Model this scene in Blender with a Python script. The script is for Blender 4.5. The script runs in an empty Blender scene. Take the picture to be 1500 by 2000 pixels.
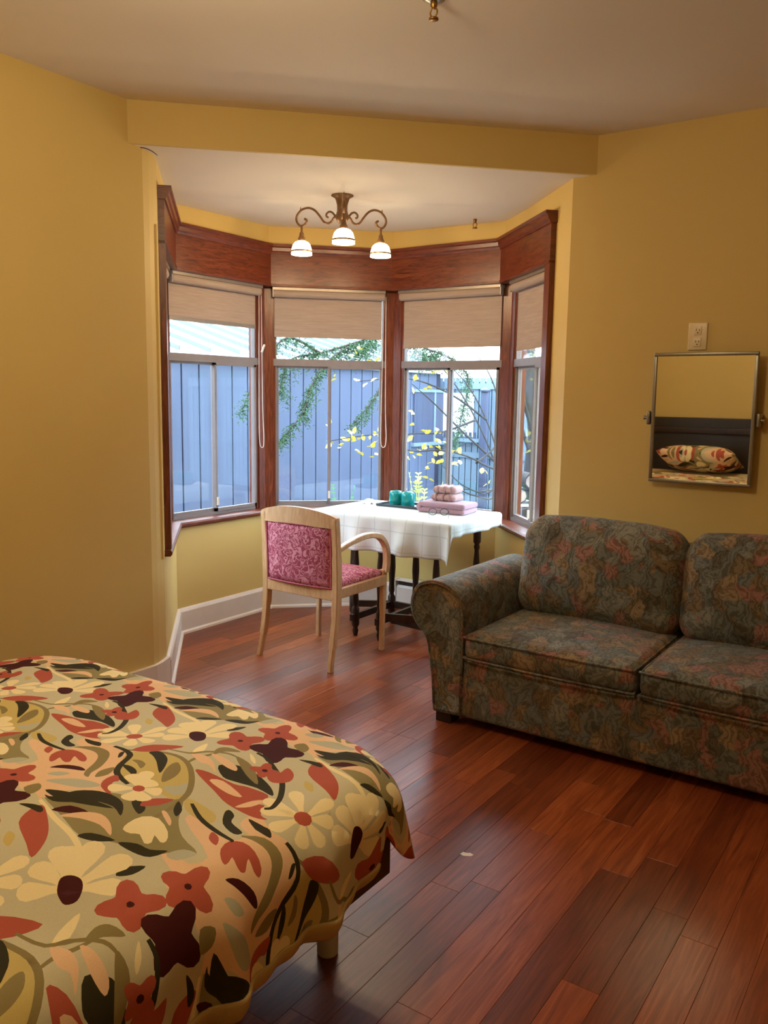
import bpy, math, random
from mathutils import Vector, Matrix, noise, geometry
random.seed(7)
SC = bpy.context.scene
COL = SC.collection
PI = math.pi
# ------------------------------------------------------------------ camera (world: X,Y along the room walls, Z up)
CAM_H, F_PX, PITCH, ROLL, YAW = 1.45, 1623.62, math.radians(7.947), math.radians(0.869), math.radians(34.392)
def rotz(v, a): return Vector((v[0]*math.cos(a)-v[1]*math.sin(a), v[0]*math.sin(a)+v[1]*math.cos(a), v[2]))
_f = Vector((0, math.cos(PITCH), -math.sin(PITCH))); _u = Vector((0, math.sin(PITCH), math.cos(PITCH))); _x = Vector((1, 0, 0))
_r = math.cos(ROLL)*_x + math.sin(ROLL)*_u; _u = -math.sin(ROLL)*_x + math.cos(ROLL)*_u
CR, CU, CF = rotz(_r, YAW), rotz(_u, YAW), rotz(_f, YAW)
cam = bpy.data.objects.new('camera', bpy.data.cameras.new('camera')); COL.objects.link(cam)
cam.data.sensor_fit = 'VERTICAL'; cam.data.sensor_height = 24.0; cam.data.lens = F_PX/2000*24.0; cam.data.clip_start = 0.02
cam.matrix_world = Matrix(((CR.x, CU.x, -CF.x, 0), (CR.y, CU.y, -CF.y, 0), (CR.z, CU.z, -CF.z, CAM_H), (0, 0, 0, 1)))
SC.camera = cam
def ray(px, py): return CF + CR*((px-750)/F_PX) - CU*((py-1000)/F_PX)
def at_z(px, py, z):
    d = ray(px, py); t = (z-CAM_H)/d.z; return Vector((d.x*t, d.y*t, z))
def at_d(px, py, depth):
    d = ray(px, py); return Vector((0, 0, CAM_H)) + d*depth
def proj(p):
    d = Vector(p)-Vector((0, 0, CAM_H)); k = d.dot(CF)
    if k < 0.05: return None
    return 750+F_PX*d.dot(CR)/k, 1000-F_PX*d.dot(CU)/k
# ------------------------------------------------------------------ world, exposure
SC.view_settings.view_transform = 'Standard'; SC.view_settings.look = 'None'
SC.view_settings.gamma = 1.0; SC.view_settings.use_curve_mapping = False
SC.view_settings.exposure = 0.0
SC.cycles.max_bounces = 8; SC.cycles.diffuse_bounces = 4; SC.cycles.glossy_bounces = 4; SC.cycles.transparent_max_bounces = 10; SC.cycles.caustics_refractive = False
W = bpy.data.worlds.new('overcast_sky'); SC.world = W; W.use_nodes = True
W.node_tree.nodes['Background'].inputs[0].default_value = (0.74, 0.88, 1.0, 1)
W.node_tree.nodes['Background'].inputs[1].default_value = 14.0
CEIL_W, LAMP_W = 35.0, 9.0     # lamp powers
# ------------------------------------------------------------------ materials
def lin(*c): return tuple(((x/255)/12.92 if x/255 <= .04045 else ((x/255+.055)/1.055)**2.4) for x in c)+(1,)
MATS = {}
def nodes(m): return m.node_tree.nodes, m.node_tree.links
def base_mat(name):
    m = bpy.data.materials.new(name); m.use_nodes = True; MATS[name] = m
    return m, m.node_tree.nodes['Principled BSDF']
def mix_rgb(N, L, fac, a, b):
    n = N.new('ShaderNodeMix'); n.data_type = 'RGBA'
    for s, v in ((0, fac), (6, a), (7, b)):
        if hasattr(v, 'links'): L.new(v, n.inputs[s])
        else: n.inputs[s].default_value = v
    return n.outputs[2]
def coords(N, L, kind, scale=None):
    if kind == 'POS':
        o = N.new('ShaderNodeNewGeometry').outputs['Position']
    else:
        o = N.new('ShaderNodeTexCoord').outputs[kind]
    if scale:
        mp = N.new('ShaderNodeMapping'); mp.inputs['Scale'].default_value = scale; L.new(o, mp.inputs[0]); o = mp.outputs[0]
    return o
def tex_noise(N, L, vec, scale, detail=3, dist=0.0, rough=.5):
    n = N.new('ShaderNodeTexNoise'); n.inputs['Scale'].default_value = scale; n.inputs['Detail'].default_value = detail
    n.inputs['Distortion'].default_value = dist; n.inputs['Roughness'].default_value = rough; L.new(vec, n.inputs['Vector']); return n
def ramp(N, L, fac, stops, interp='LINEAR'):
    r = N.new('ShaderNodeValToRGB'); r.color_ramp.interpolation = interp
    e = r.color_ramp.elements
    while len(e) < len(stops): e.new(1.0)
    for i, (p, c) in enumerate(stops): e[i].position = p; e[i].color = c
    L.new(fac, r.inputs[0]); return r.outputs[0]
def bump(N, L, height, bsdf, strength=.2, dist=.002):
    b = N.new('ShaderNodeBump'); b.inputs['Strength'].default_value = strength; b.inputs['Distance'].default_value = dist
    L.new(height, b.inputs['Height']); L.new(b.outputs[0], bsdf.inputs['Normal'])
def plain(name, col, rough=.6, var=.08, scale=6.0, metal=0.0, bmp=0.0, bscale=80, spec=.5, coord='POS', stretch=None):
    m, P = base_mat(name); N, L = nodes(m)
    v = coords(N, L, coord, stretch)
    n = tex_noise(N, L, v, scale)
    a = tuple(c*(1-var) for c in col[:3])+(1,); b = tuple(min(1, c*(1+var)) for c in col[:3])+(1,)
    L.new(ramp(N, L, n.outputs[0], [(.3, a), (.7, b)]), P.inputs['Base Color'])
    P.inputs['Roughness'].default_value = rough; P.inputs['Metallic'].default_value = metal
    P.inputs['Specular IOR Level'].default_value = spec
    if bmp: bump(N, L, tex_noise(N, L, v, bscale, 2).outputs[0], P, bmp)
    return m
def emit(name, col, strength, base=(.9, .85, .75, 1)):
    m, P = base_mat(name); N, L = nodes(m)
    n = tex_noise(N, L, coords(N, L, 'POS'), 30)
    L.new(mix_rgb(N, L, n.outputs[0], col, tuple(c*.92 for c in col[:3])+(1,)), P.inputs['Emission Color'])
    P.inputs['Base Color'].default_value = base; P.inputs['Emission Strength'].default_value = strength
    P.inputs['Roughness'].default_value = .3
    return m
plain('wall_paint', lin(212, 184, 112), .62, .025, 2.0, bmp=.05, bscale=140)
plain('ceiling_paint', lin(232, 222, 206), .75, .02, 1.5, bmp=.05, bscale=120)
plain('white_trim', lin(222, 210, 200), .4, .03, 8)
plain('aluminium', lin(128, 118, 118), .45, .05, 25)
plain('seam_shade_metal', lin(92, 98, 106), .5, .05, 25)  # darker than the roof: shadow along the seams put into their colour
plain('chrome', lin(150, 146, 138), .3, .05, 30, metal=.85)
plain('ivory_plastic', lin(225, 205, 165), .35, .03, 20)
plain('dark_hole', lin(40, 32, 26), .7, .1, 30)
plain('brass', lin(150, 112, 58), .35, .1, 40, metal=.8)
plain('bronze', lin(128, 96, 64), .42, .2, 40, metal=.5)
plain('dark_wood', lin(46, 28, 20), .4, .25, 12, stretch=(8, 8, 1))
plain('espresso', lin(40, 30, 24), .45, .15, 8)
plain('white_plastic', lin(215, 210, 200), .4, .03, 20)
plain('sheet_cotton', lin(228, 205, 160), .85, .04, 12, bmp=.15, bscale=40)
plain('mattress_cloth', lin(210, 195, 165), .85, .04, 12)
plain('duvet_backing', lin(198, 176, 124), .9, .08, 25, bmp=.3, bscale=300)
plain('teal_glaze', lin(16, 138, 138), .12, .06, 14)
plain('tray_black', lin(36, 46, 56), .3, .1, 20)
plain('steel_thin', lin(44, 46, 50), .3, .1, 40, metal=.7)
plain('napkin', lin(245, 245, 245), .85, .02, 20)
plain('shade_tube', lin(150, 140, 132), .4, .05, 30, metal=.5)
plain('cord_white', lin(205, 190, 180), .5, .05, 40)
plain('siding_blue', lin(72, 82, 106), .55, .06, 3, stretch=(3, 3, .6))
plain('siding_pale', lin(100, 120, 138), .55, .08, 3, stretch=(3, 3, .6))
plain('siding_gap', lin(30, 36, 58), .8, .1, 5)
plain('shed_door', lin(54, 62, 86), .5, .1, 3)
plain('white_paint', lin(235, 238, 238), .5, .03, 5)
plain('roof_metal', lin(190, 198, 204), .4, .03, 5)
plain('gravel', lin(120, 118, 112), .9, .3, 40, bmp=.5, bscale=60)
plain('bark', lin(48, 42, 35), .9, .35, 18, bmp=.8, bscale=40, stretch=(1, 1, .3))
plain('twig', lin(44, 42, 40), .8, .3, 30)
plain('cedar_green', lin(44, 80, 46), .7, .3, 20)
plain('leaf_yellow', lin(224, 206, 84), .6, .18, 9)
plain('leaf_pale', lin(190, 205, 130), .6, .2, 12)
plain('fern_green', lin(70, 140, 70), .6, .2, 20)
plain('stone', lin(150, 132, 122), .9, .25, 12, bmp=.6, bscale=20)
emit('bulb_glow', (1, .70, .34, 1), 30.0)
emit('shade_glow', (1, .74, .44, 1), 12.0)
emit('dome_glow', (1, .66, .30, 1), 6.0)

def wood_mat(name, cols, rough, grain=(2, 40, 40), spec=.5, bmp=.08, coord='Object'):
    m, P = base_mat(name); N, L = nodes(m)
    v = coords(N, L, coord, grain)
    n = tex_noise(N, L, v, 3.0, 6, 1.2, .6)
    c = ramp(N, L, n.outputs[0], [(.28, cols[0]), (.5, cols[1]), (.74, cols[2])])
    L.new(c, P.inputs['Base Color']); P.inputs['Roughness'].default_value = rough
    P.inputs['Specular IOR Level'].default_value = spec
    bump(N, L, n.outputs[0], P, bmp)
    return m
wood_mat('mahogany', (lin(62, 26, 16), lin(104, 48, 28), lin(128, 64, 38)), .33, (3, 3, 22), coord='POS')
wood_mat('mahogany_post', (lin(70, 30, 18), lin(106, 50, 30), lin(140, 74, 42)), .33, (26, 26, 2), coord='POS')
wood_mat('beech', (lin(186, 142, 100), lin(202, 160, 116), lin(214, 176, 134)), .38, (20, 20, 3), coord='POS')

def floor_mat():
    m, P = base_mat('jatoba_plank'); N, L = nodes(m)
    info = N.new('ShaderNodeObjectInfo')
    pos = N.new('ShaderNodeNewGeometry').outputs['Position']
    off = N.new('ShaderNodeVectorMath'); off.operation = 'SCALE'; off.inputs[0].default_value = (7.3, 31.7, 3.1)
    L.new(info.outputs['Random'], off.inputs['Scale'])
    add = N.new('ShaderNodeVectorMath'); L.new(pos, add.inputs[0]); L.new(off.outputs[0], add.inputs[1])
    mp = N.new('ShaderNodeMapping'); mp.inputs['Scale'].default_value = (26, 1.6, 1); L.new(add.outputs[0], mp.inputs[0])
    g = tex_noise(N, L, mp.outputs[0], 1.6, 6, 1.5, .62)
    grain = ramp(N, L, g.outputs[0], [(.2, lin(88, 38, 18)), (.5, lin(144, 70, 38)), (.8, lin(180, 102, 58))])
    tone = ramp(N, L, info.outputs['Random'], [(0, (.50, .44, .42, 1)), (.3, (.70, .64, .62, 1)), (.65, (.86, .82, .78, 1)), (1, (1.12, 1.12, 1.0, 1))])
    mx = N.new('ShaderNodeMix'); mx.data_type = 'RGBA'; mx.blend_type = 'MULTIPLY'; mx.inputs[0].default_value = 1
    L.new(grain, mx.inputs[6]); L.new(tone, mx.inputs[7]); L.new(mx.outputs[2], P.inputs['Base Color'])
    wear = tex_noise(N, L, pos, 3.2, 4)
    r = N.new('ShaderNodeMapRange'); r.inputs[3].default_value = .24; r.inputs[4].default_value = .38; L.new(wear.outputs[0], r.inputs[0])
    L.new(r.outputs[0], P.inputs['Roughness']); bump(N, L, g.outputs[0], P, .05, .001)
    P.inputs['Specular IOR Level'].default_value = .34
floor_mat()

def sofa_mat():
    m, P = base_mat('tapestry'); N, L = nodes(m)
    v = coords(N, L, 'POS')
    wob = tex_noise(N, L, v, 9, 3)
    sub = N.new('ShaderNodeVectorMath'); sub.operation = 'MULTIPLY_ADD'; sub.inputs[1].default_value = (.14, .14, .14); L.new(wob.outputs['Color'], sub.inputs[0]); L.new(v, sub.inputs[2])
    vo = N.new('ShaderNodeTexVoronoi'); vo.inputs['Scale'].default_value = 16; L.new(sub.outputs[0], vo.inputs['Vector'])
    sep = N.new('ShaderNodeSeparateColor'); L.new(vo.outputs['Color'], sep.inputs[0])
    c = ramp(N, L, sep.outputs[0], [(0, lin(112, 114, 104)), (.2, lin(132, 132, 122)), (.36, lin(124, 108, 86)), (.54, lin(150, 112, 100)), (.66, lin(112, 116, 112)), (.8, lin(148, 128, 100)), (.93, lin(98, 92, 78))], 'CONSTANT')
    wv = N.new('ShaderNodeTexWave'); wv.inputs['Scale'].default_value = 10; wv.inputs['Distortion'].default_value = 13; wv.inputs['Detail'].default_value = 2.5; wv.inputs['Detail Scale'].default_value = 2.2
    L.new(sub.outputs[0], wv.inputs['Vector'])
    veins = ramp(N, L, wv.outputs[0], [(.0, (.55, .53, .5, 1)), (.22, (.6, .58, .55, 1)), (.34, (.9, .88, .86, 1)), (.8, (.92, .9, .88, 1)), (1, (1.05, 1.0, .98, 1))])
    edge = ramp(N, L, vo.outputs['Distance'], [(.0, (1.1, 1.08, 1.05, 1)), (.5, (.95, .95, .95, 1)), (.9, (.68, .66, .62, 1))])
    def mul(a, b):
        mx = N.new('ShaderNodeMix'); mx.data_type = 'RGBA'; mx.blend_type = 'MULTIPLY'; mx.inputs[0].default_value = 1
        L.new(a, mx.inputs[6]); L.new(b, mx.inputs[7]); return mx.outputs[2]
    fine = tex_noise(N, L, v, 240, 2)
    ft = ramp(N, L, fine.outputs[0], [(.3, (.8, .8, .8, 1)), (.7, (1.1, 1.1, 1.1, 1))])
    L.new(mul(mul(mul(c, veins), edge), ft), P.inputs['Base Color'])
    P.inputs['Roughness'].default_value = .85; P.inputs['Sheen Weight'].default_value = .15; P.inputs['Specular IOR Level'].default_value = .2
    bump(N, L, fine.outputs[0], P, .25)
sofa_mat()

def chair_fabric():
    m, P = base_mat('rose_brocade'); N, L = nodes(m)
    v = coords(N, L, 'POS')
    wob = tex_noise(N, L, v, 22, 2)
    sub = N.new('ShaderNodeVectorMath'); sub.operation = 'MULTIPLY_ADD'; sub.inputs[1].default_value = (.05, .05, .05); L.new(wob.outputs['Color'], sub.inputs[0]); L.new(v, sub.inputs[2])
    cn = tex_noise(N, L, sub.outputs[0], 17, 1.5, 1.2)
    dk, lt_ = lin(150, 52, 76), lin(206, 136, 148)
    c = ramp(N, L, cn.outputs[0], [(.30, dk), (.36, lt_), (.42, dk), (.47, dk), (.50, lt_), (.545, lt_), (.575, dk), (.64, dk), (.68, lt_), (.74, dk)])
    L.new(c, P.inputs['Base Color']); P.inputs['Roughness'].default_value = .8
    bump(N, L, tex_noise(N, L, v, 300).outputs[0], P, .2)
chair_fabric()
plain('rose_piping', lin(176, 84, 100), .8, .1, 40)

def towel(name, col, stripe=None):
    m, P = base_mat(name); N, L = nodes(m)
    v = coords(N, L, 'POS'); n = tex_noise(N, L, v, 180, 3)
    c = ramp(N, L, n.outputs[0], [(.3, tuple(x*.82 for x in col[:3])+(1,)), (.7, col)])
    L.new(c, P.inputs['Base Color']); P.inputs['Roughness'].default_value = .95; P.inputs['Sheen Weight'].default_value = .4
    bump(N, L, n.outputs[0], P, .6, .004)
towel('towel_rose', lin(166, 128, 142)); towel('towel_pink', lin(182, 148, 146)); towel('towel_band', lin(160, 122, 122))

def cloth_mat():
    m, P = base_mat('table_linen'); N, L = nodes(m)
    v = coords(N, L, 'UV')
    sx = N.new('ShaderNodeSeparateXYZ'); L.new(v, sx.inputs[0])
    def lines(o):
        a = N.new('ShaderNodeMath'); a.operation = 'PINGPONG'; a.inputs[1].default_value = .055; L.new(o, a.inputs[0])
        b = N.new('ShaderNodeMath'); b.operation = 'LESS_THAN'; b.inputs[1].default_value = .0035; L.new(a.outputs[0], b.inputs[0]); return b.outputs[0]
    mx = N.new('ShaderNodeMath'); mx.operation = 'MAXIMUM'; L.new(lines(sx.outputs[0]), mx.inputs[0]); L.new(lines(sx.outputs[1]), mx.inputs[1])
    c = mix_rgb(N, L, mx.outputs[0], lin(210, 217, 215), lin(192, 201, 200))
    L.new(c, P.inputs['Base Color']); P.inputs['Roughness'].default_value = .85; P.inputs['Specular IOR Level'].default_value = .2
    bump(N, L, tex_noise(N, L, coords(N, L, 'POS'), 14, 4).outputs[0], P, .35, .008)
cloth_mat()

def glass_mat():
    m = bpy.data.materials.new('pane_glass'); m.use_nodes = True; MATS['pane_glass'] = m; N, L = nodes(m)
    N.clear(); out = N.new('ShaderNodeOutputMaterial'); t = N.new('ShaderNodeBsdfTransparent'); g = N.new('ShaderNodeBsdfGlossy')
    n = tex_noise(N, L, coords(N, L, 'POS'), 2.0)
    L.new(ramp(N, L, n.outputs[0], [(.3, (.93, .96, .97, 1)), (.7, (.96, .98, .99, 1))]), t.inputs[0])
    g.inputs['Roughness'].default_value = .01
    lw = N.new('ShaderNodeLayerWeight'); pw = N.new('ShaderNodeMath'); pw.operation = 'POWER'; pw.inputs[1].default_value = 5; L.new(lw.outputs['Facing'], pw.inputs[0])
    ma = N.new('ShaderNodeMath'); ma.operation = 'MULTIPLY_ADD'; ma.inputs[1].default_value = .95; ma.inputs[2].default_value = .045; L.new(pw.outputs[0], ma.inputs[0])
    mx = N.new('ShaderNodeMixShader')
    L.new(ma.outputs[0], mx.inputs[0]); L.new(t.outputs[0], mx.inputs[1]); L.new(g.outputs[0], mx.inputs[2]); L.new(mx.outputs[0], out.inputs[0])
glass_mat()
def mirror_mat():
    m, P = base_mat('mirror_glass'); N, L = nodes(m)
    n = tex_noise(N, L, coords(N, L, 'POS'), 4)
    L.new(ramp(N, L, n.outputs[0], [(.3, (.86, .88, .86, 1)), (.7, (.88, .9, .88, 1))]), P.inputs['Base Color'])
    P.inputs['Metallic'].default_value = 1; P.inputs['Roughness'].default_value = .015
mirror_mat()
def blind_mat():
    m = bpy.data.materials.new('blind_fabric'); m.use_nodes = True; MATS['blind_fabric'] = m; N, L = nodes(m)
    N.clear(); out = N.new('ShaderNodeOutputMaterial'); d = N.new('ShaderNodeBsdfDiffuse'); t = N.new('ShaderNodeBsdfTranslucent'); mx = N.new('ShaderNodeMixShader')
    n = tex_noise(N, L, coords(N, L, 'POS', (6, 6, 160)), 1.0, 4, 0, .7)
    c = ramp(N, L, n.outputs[0], [(.25, lin(168, 148, 136)), (.75, lin(190, 172, 160))])
    L.new(c, d.inputs[0]); L.new(c, t.inputs[0]); mx.inputs[0].default_value = .16
    L.new(d.outputs[0], mx.inputs[1]); L.new(t.outputs[0], mx.inputs[2]); L.new(mx.outputs[0], out.inputs[0])
blind_mat()
def print_mat(name, col):
    m, P = base_mat(name); N, L = nodes(m)
    v = coords(N, L, 'POS'); n = tex_noise(N, L, v, 420, 2)
    L.new(ramp(N, L, n.outputs[0], [(.3, tuple(x*.93 for x in col[:3])+(1,)), (.7, col)]), P.inputs['Base Color'])
    P.inputs['Roughness'].default_value = .85; P.inputs['Specular IOR Level'].default_value = .15
    bump(N, L, tex_noise(N, L, v, 26, 4).outputs[0], P, .18, .006)
PRINT = ['sage', 'peach', 'mustard', 'olive', 'mist', 'brownleaf', 'cream', 'red', 'burgundy', 'darkgreen']
for n_, c_ in zip(PRINT, [(208, 202, 172), (240, 202, 164), (208, 188, 118), (152, 142, 100), (190, 190, 168), (146, 132, 88), (250, 234, 186), (184, 92, 74), (74, 26, 26), (58, 54, 34)]):
    print_mat('print_'+n_, lin(*c_))

# ------------------------------------------------------------------ geometry helpers
class Geo:
    def __init__(s): s.v = []; s.f = []; s.m = []
    def add(s, vs, fs, mi=0):
        k = len(s.v); s.v += [tuple(v) for v in vs]; s.f += [tuple(i+k for i in f) for f in fs]; s.m += [mi]*len(fs); return s
    def box(s, x0, x1, y0, y1, z0, z1):
        return s.add([(x0, y0, z0), (x1, y0, z0), (x1, y1, z0), (x0, y1, z0), (x0, y0, z1), (x1, y0, z1), (x1, y1, z1), (x0, y1, z1)],
                     [(0, 3, 2, 1), (4, 5, 6, 7), (0, 1, 5, 4), (1, 2, 6, 5), (2, 3, 7, 6), (3, 0, 4, 7)])
    def rbox(s, x0, x1, y0, y1, z0, z1, r, seg=3, mid=2, puff=(0, 0, 0), mat=None):
        hx, hy, hz = (x1-x0)/2, (y1-y0)/2, (z1-z0)/2; c = Vector(((x0+x1)/2, (y0+y1)/2, (z0+z1)/2)); r = min(r, hx, hy, hz)
        def ax(h):
            L = [-h+r*(1-math.cos(i/seg*PI/2)) if False else -h+r*i/seg for i in range(seg)]
            n = mid; L += [-h+r+(2*h-2*r)*i/n for i in range(n+1)] if h > r else [0.0]
            L += [h-r+r*(i+1)/seg for i in range(seg)]
            return L
        A = [ax(hx), ax(hy), ax(hz)]; H = (hx, hy, hz); idx = {}; vs = []; fs = []
        def vert(p):
            k = tuple(round(q, 6) for q in p)
            if k in idx: return idx[k]
            q = Vector(p); inner = Vector([max(-(H[i]-r), min(H[i]-r, q[i])) for i in range(3)]); d = q-inner
            if d.length > 1e-9:
                # map cube corner region to sphere
                e = Vector([d[i]/r for i in range(3)]); x, y, z = e
                e = Vector((x*math.sqrt(max(0, 1-y*y/2-z*z/2+y*y*z*z/3)), y*math.sqrt(max(0, 1-z*z/2-x*x/2+z*z*x*x/3)), z*math.sqrt(max(0, 1-x*x/2-y*y/2+x*x*y*y/3))))
                q = inner+e*r
            t = [q[i]/H[i] for i in range(3)]
            for i in range(3):
                if puff[i]:
                    j, k2 = (i+1) % 3, (i+2) % 3
                    q[i] += puff[i]*t[i]*(1-t[j]**2)*(1-t[k2]**2)
            q = q+c if mat is None else mat @ (q+c)
            idx[k] = len(vs); vs.append(tuple(q)); return idx[k]
        for i in range(3):
            j, k = (i+1) % 3, (i+2) % 3
            for sg in (-1, 1):
                for a in range(len(A[j])-1):
                    for b in range(len(A[k])-1):
                        q = []
                        for (aa, bb) in ((a, b), (a+1, b), (a+1, b+1), (a, b+1)):
                            p = [0, 0, 0]; p[i] = sg*H[i]; p[j] = A[j][aa]; p[k] = A[k][bb]; q.append(vert(p))
                        fs.append(tuple(q if sg > 0 else q[::-1]))
        return s.add(vs, fs)
    def tube(s, path, rad, seg=8, cap=True, flat=1.0):
        P = [Vector(p) for p in path]; n = len(P); R = rad if isinstance(rad, (list, tuple)) else [rad]*n
        up = Vector((0, 0, 1)); vs = []; fs = []; prev = None
        for i in range(n):
            t = (P[min(i+1, n-1)]-P[max(i-1, 0)]).normalized()
            if prev is None:
                a = t.cross(up) if abs(t.z) < .95 else t.cross(Vector((1, 0, 0))); a.normalize()
            else:
                a = prev-t*prev.dot(t); a.normalize()
            prev = a; b = t.cross(a)
            for k in range(seg):
                w = 2*PI*k/seg; vs.append(P[i]+a*(R[i]*math.cos(w))+b*(R[i]*flat*math.sin(w)))
        for i in range(n-1):
            for k in range(seg):
                fs.append((i*seg+k, i*seg+(k+1) % seg, (i+1)*seg+(k+1) % seg, (i+1)*seg+k))
        if cap: fs.append(tuple(range(seg))[::-1]); fs.append(tuple((n-1)*seg+k for k in range(seg)))
        return s.add(vs, fs)
    def lathe(s, prof, seg=16, c=(0, 0, 0)):
        vs = []; fs = []
        for r, z in prof:
            for k in range(seg): vs.append((c[0]+r*math.cos(2*PI*k/seg), c[1]+r*math.sin(2*PI*k/seg), c[2]+z))
        for i in range(len(prof)-1):
            for k in range(seg): fs.append((i*seg+k, i*seg+(k+1) % seg, (i+1)*seg+(k+1) % seg, (i+1)*seg+k))
        if prof[0][0] > 1e-5: fs.append(tuple(range(seg))[::-1])
        if prof[-1][0] > 1e-5: fs.append(tuple((len(prof)-1)*seg+k for k in range(seg)))
        return s.add(vs, fs)
    def prism(s, poly, axis, a, b):      # extrude a closed 2D outline along an axis
        def p3(q, t):
            return (t, q[0], q[1]) if axis == 'x' else ((q[0], t, q[1]) if axis == 'y' else (q[0], q[1], t))
        n = len(poly); vs = [p3(q, a) for q in poly]+[p3(q, b) for q in poly]
        fs = [tuple(range(n)), tuple(range(n, 2*n))[::-1]]+[(i, i+n, (i+1) % n+n, (i+1) % n) for i in range(n)]
        return s.add(vs, fs)
def build(name, g, mat, parent=None, smooth=False, loc=None, rz=0.0, mats=None):
    me = bpy.data.meshes.new(name); me.from_pydata(g.v, [], g.f)
    for x in (mats or [mat]): me.materials.append(MATS[x])
    if mats: me.polygons.foreach_set('material_index', g.m)
    if smooth:
        me.polygons.foreach_set('use_smooth', [True]*len(me.polygons))
    me.validate(); me.update()
    import bmesh
    bm = bmesh.new(); bm.from_mesh(me); bmesh.ops.recalc_face_normals(bm, faces=bm.faces)
    if smooth == 'auto':
        for e in bm.edges: e.smooth = len(e.link_faces) == 2 and e.calc_face_angle(0) < .7
    bm.to_mesh(me); bm.free()
    o = bpy.data.objects.new(name, me); COL.objects.link(o)
    if parent: o.parent = parent
    if loc is not None: o.location = loc
    if rz: o.rotation_euler = (0, 0, rz)
    return o
def tag(o, label, cat, group=None):
    o['label'] = label; o['category'] = cat
    if group: o['group'] = group
    return o
def thing(name, label, cat, loc=(0, 0, 0), rz=0, group=None):
    o = bpy.data.objects.new(name, None); COL.objects.link(o); o.location = loc; o.rotation_euler = (0, 0, rz); o.empty_display_size = .1
    return tag(o, label, cat, group)
def struct(o, label=None):
    o['kind'] = 'structure'
    if label: o['label'] = label
    return o
def spline(pts, n=6, closed=False):
    P = [Vector(p) for p in pts]; m = len(P); out = []
    rng = range(m if closed else m-1)
    for i in rng:
        if closed: a, b, c, d = P[(i-1) % m], P[i], P[(i+1) % m], P[(i+2) % m]
        else: a, b, c, d = P[max(i-1, 0)], P[i], P[i+1], P[min(i+2, m-1)]
        for k in range(n):
            t = k/n; out.append(.5*((2*b)+(c-a)*t+(2*a-5*b+4*c-d)*t*t+(3*b-a-3*c+d)*t**3))
    if not closed: out.append(P[-1])
    return out
# ------------------------------------------------------------------ the room
ZC, ZB, ZSILL, ZHB, ZCT, ZBB = 2.70, 2.52, 0.683, 2.154, 2.407, 0.155
AL, BR_, BH, AS = -3.078, 4.023, -0.42, 1.75     # left wall, mirror wall, head wall, far side wall
T8 = math.tan(PI/8)
vB, vC, vD, vE, vF, vH = [Vector(p) for p in ((-3.131, 2.683, 0), (-3.787, 3.339, 0), (-3.787, 4.163, 0), (-3.205, 4.745, 0), (-2.381, 4.745, 0), (-1.69, 4.054, 0))]
FAC = [(vB, vC, False, True), (vC, vD, True, True), (vD, vE, True, True), (vE, vF, True, True), (vF, vH, True, False)]
def fx(i, x, y, z):
    P, Q = FAC[i][:2]; X = (Q-P).normalized(); Y = Vector((X.y, -X.x, 0)); return P+X*x+Y*y+Vector((0, 0, z))
def flen(i): return (FAC[i][1]-FAC[i][0]).length
def fprism(i, prof, x0=None, x1=None, g=None):      # profile of (inward offset, z), mitred at the 45 degree corners
    g = g or Geo(); L = flen(i); n = len(prof)
    A = [fx(i, (y*T8 if (FAC[i][2] and x0 is None) else (x0 or 0)), y, z) for y, z in prof]
    B = [fx(i, (L-y*T8 if (FAC[i][3] and x1 is None) else (L if x1 is None else x1)), y, z) for y, z in prof]
    g.add(A+B, [tuple(range(n)), tuple(range(n, 2*n))[::-1]]+[(k, k+n, (k+1) % n+n, (k+1) % n) for k in range(n)]); return g
def rect(y0, y1, z0, z1): return [(y0, z0), (y1, z0), (y1, z1), (y0, z1)]

# floor and planks
fl = struct(build('floor', Geo().box(-3.95, AS+.1, BH-.1, 4.9, -.06, -.012), 'dark_wood'))
poly = [(AL, BH), (AL, 2.57), (vB.x, vB.y), (vC.x, vC.y), (vD.x, vD.y), (vE.x, vE.y), (vF.x, vF.y), (vH.x, vH.y), (-1.66, BR_), (AS, BR_), (AS, BH)]
def span(x):
    ys = []
    for k in range(len(poly)):
        (xa, ya), (xb, yb) = poly[k], poly[(k+1) % len(poly)]
        if (xa-x)*(xb-x) < 0: ys.append(ya+(yb-ya)*(x-xa)/(xb-xa))
    return (min(ys), max(ys)) if len(ys) >= 2 else None
PW = .098; planks = []; rng = random.Random(11); xr = -.991-30*PW
while xr < AS:
    s = [t for t in (span(xr+.004), span(xr+PW/2), span(xr+PW-.004)) if t]
    if s:
        lo, hi = min(t[0] for t in s), max(t[1] for t in s); y = lo-rng.uniform(0, .8)
        while y < hi:
            ln = rng.choice((.42, .55, .7, .85, 1.0, 1.15, 1.3))*rng.uniform(.9, 1.1); y0, y1 = max(y, lo), min(y+ln, hi)
            if y1-y0 > .03: planks.append((xr, y0, y1, rng.uniform(-.00012, .0001)))
            y += ln
    xr += PW
def plank_geo(g, x, y0, y1, dz):
    e, c, z = .0003, .0006, dz; a, b, p, q = x+e, x+PW-e, y0+e, y1-e
    vs = [(a, p, -.012), (b, p, -.012), (b, q, -.012), (a, q, -.012), (a, p, z-c), (b, p, z-c), (b, q, z-c), (a, q, z-c), (a+c, p+c, z), (b-c, p+c, z), (b-c, q-c, z), (a+c, q-c, z)]
    return g.add(vs, [(8, 9, 10, 11), (4, 5, 9, 8), (5, 6, 10, 9), (6, 7, 11, 10), (7, 4, 8, 11), (0, 1, 5, 4), (1, 2, 6, 5), (2, 3, 7, 6), (3, 0, 4, 7), (0, 3, 2, 1)])
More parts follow.
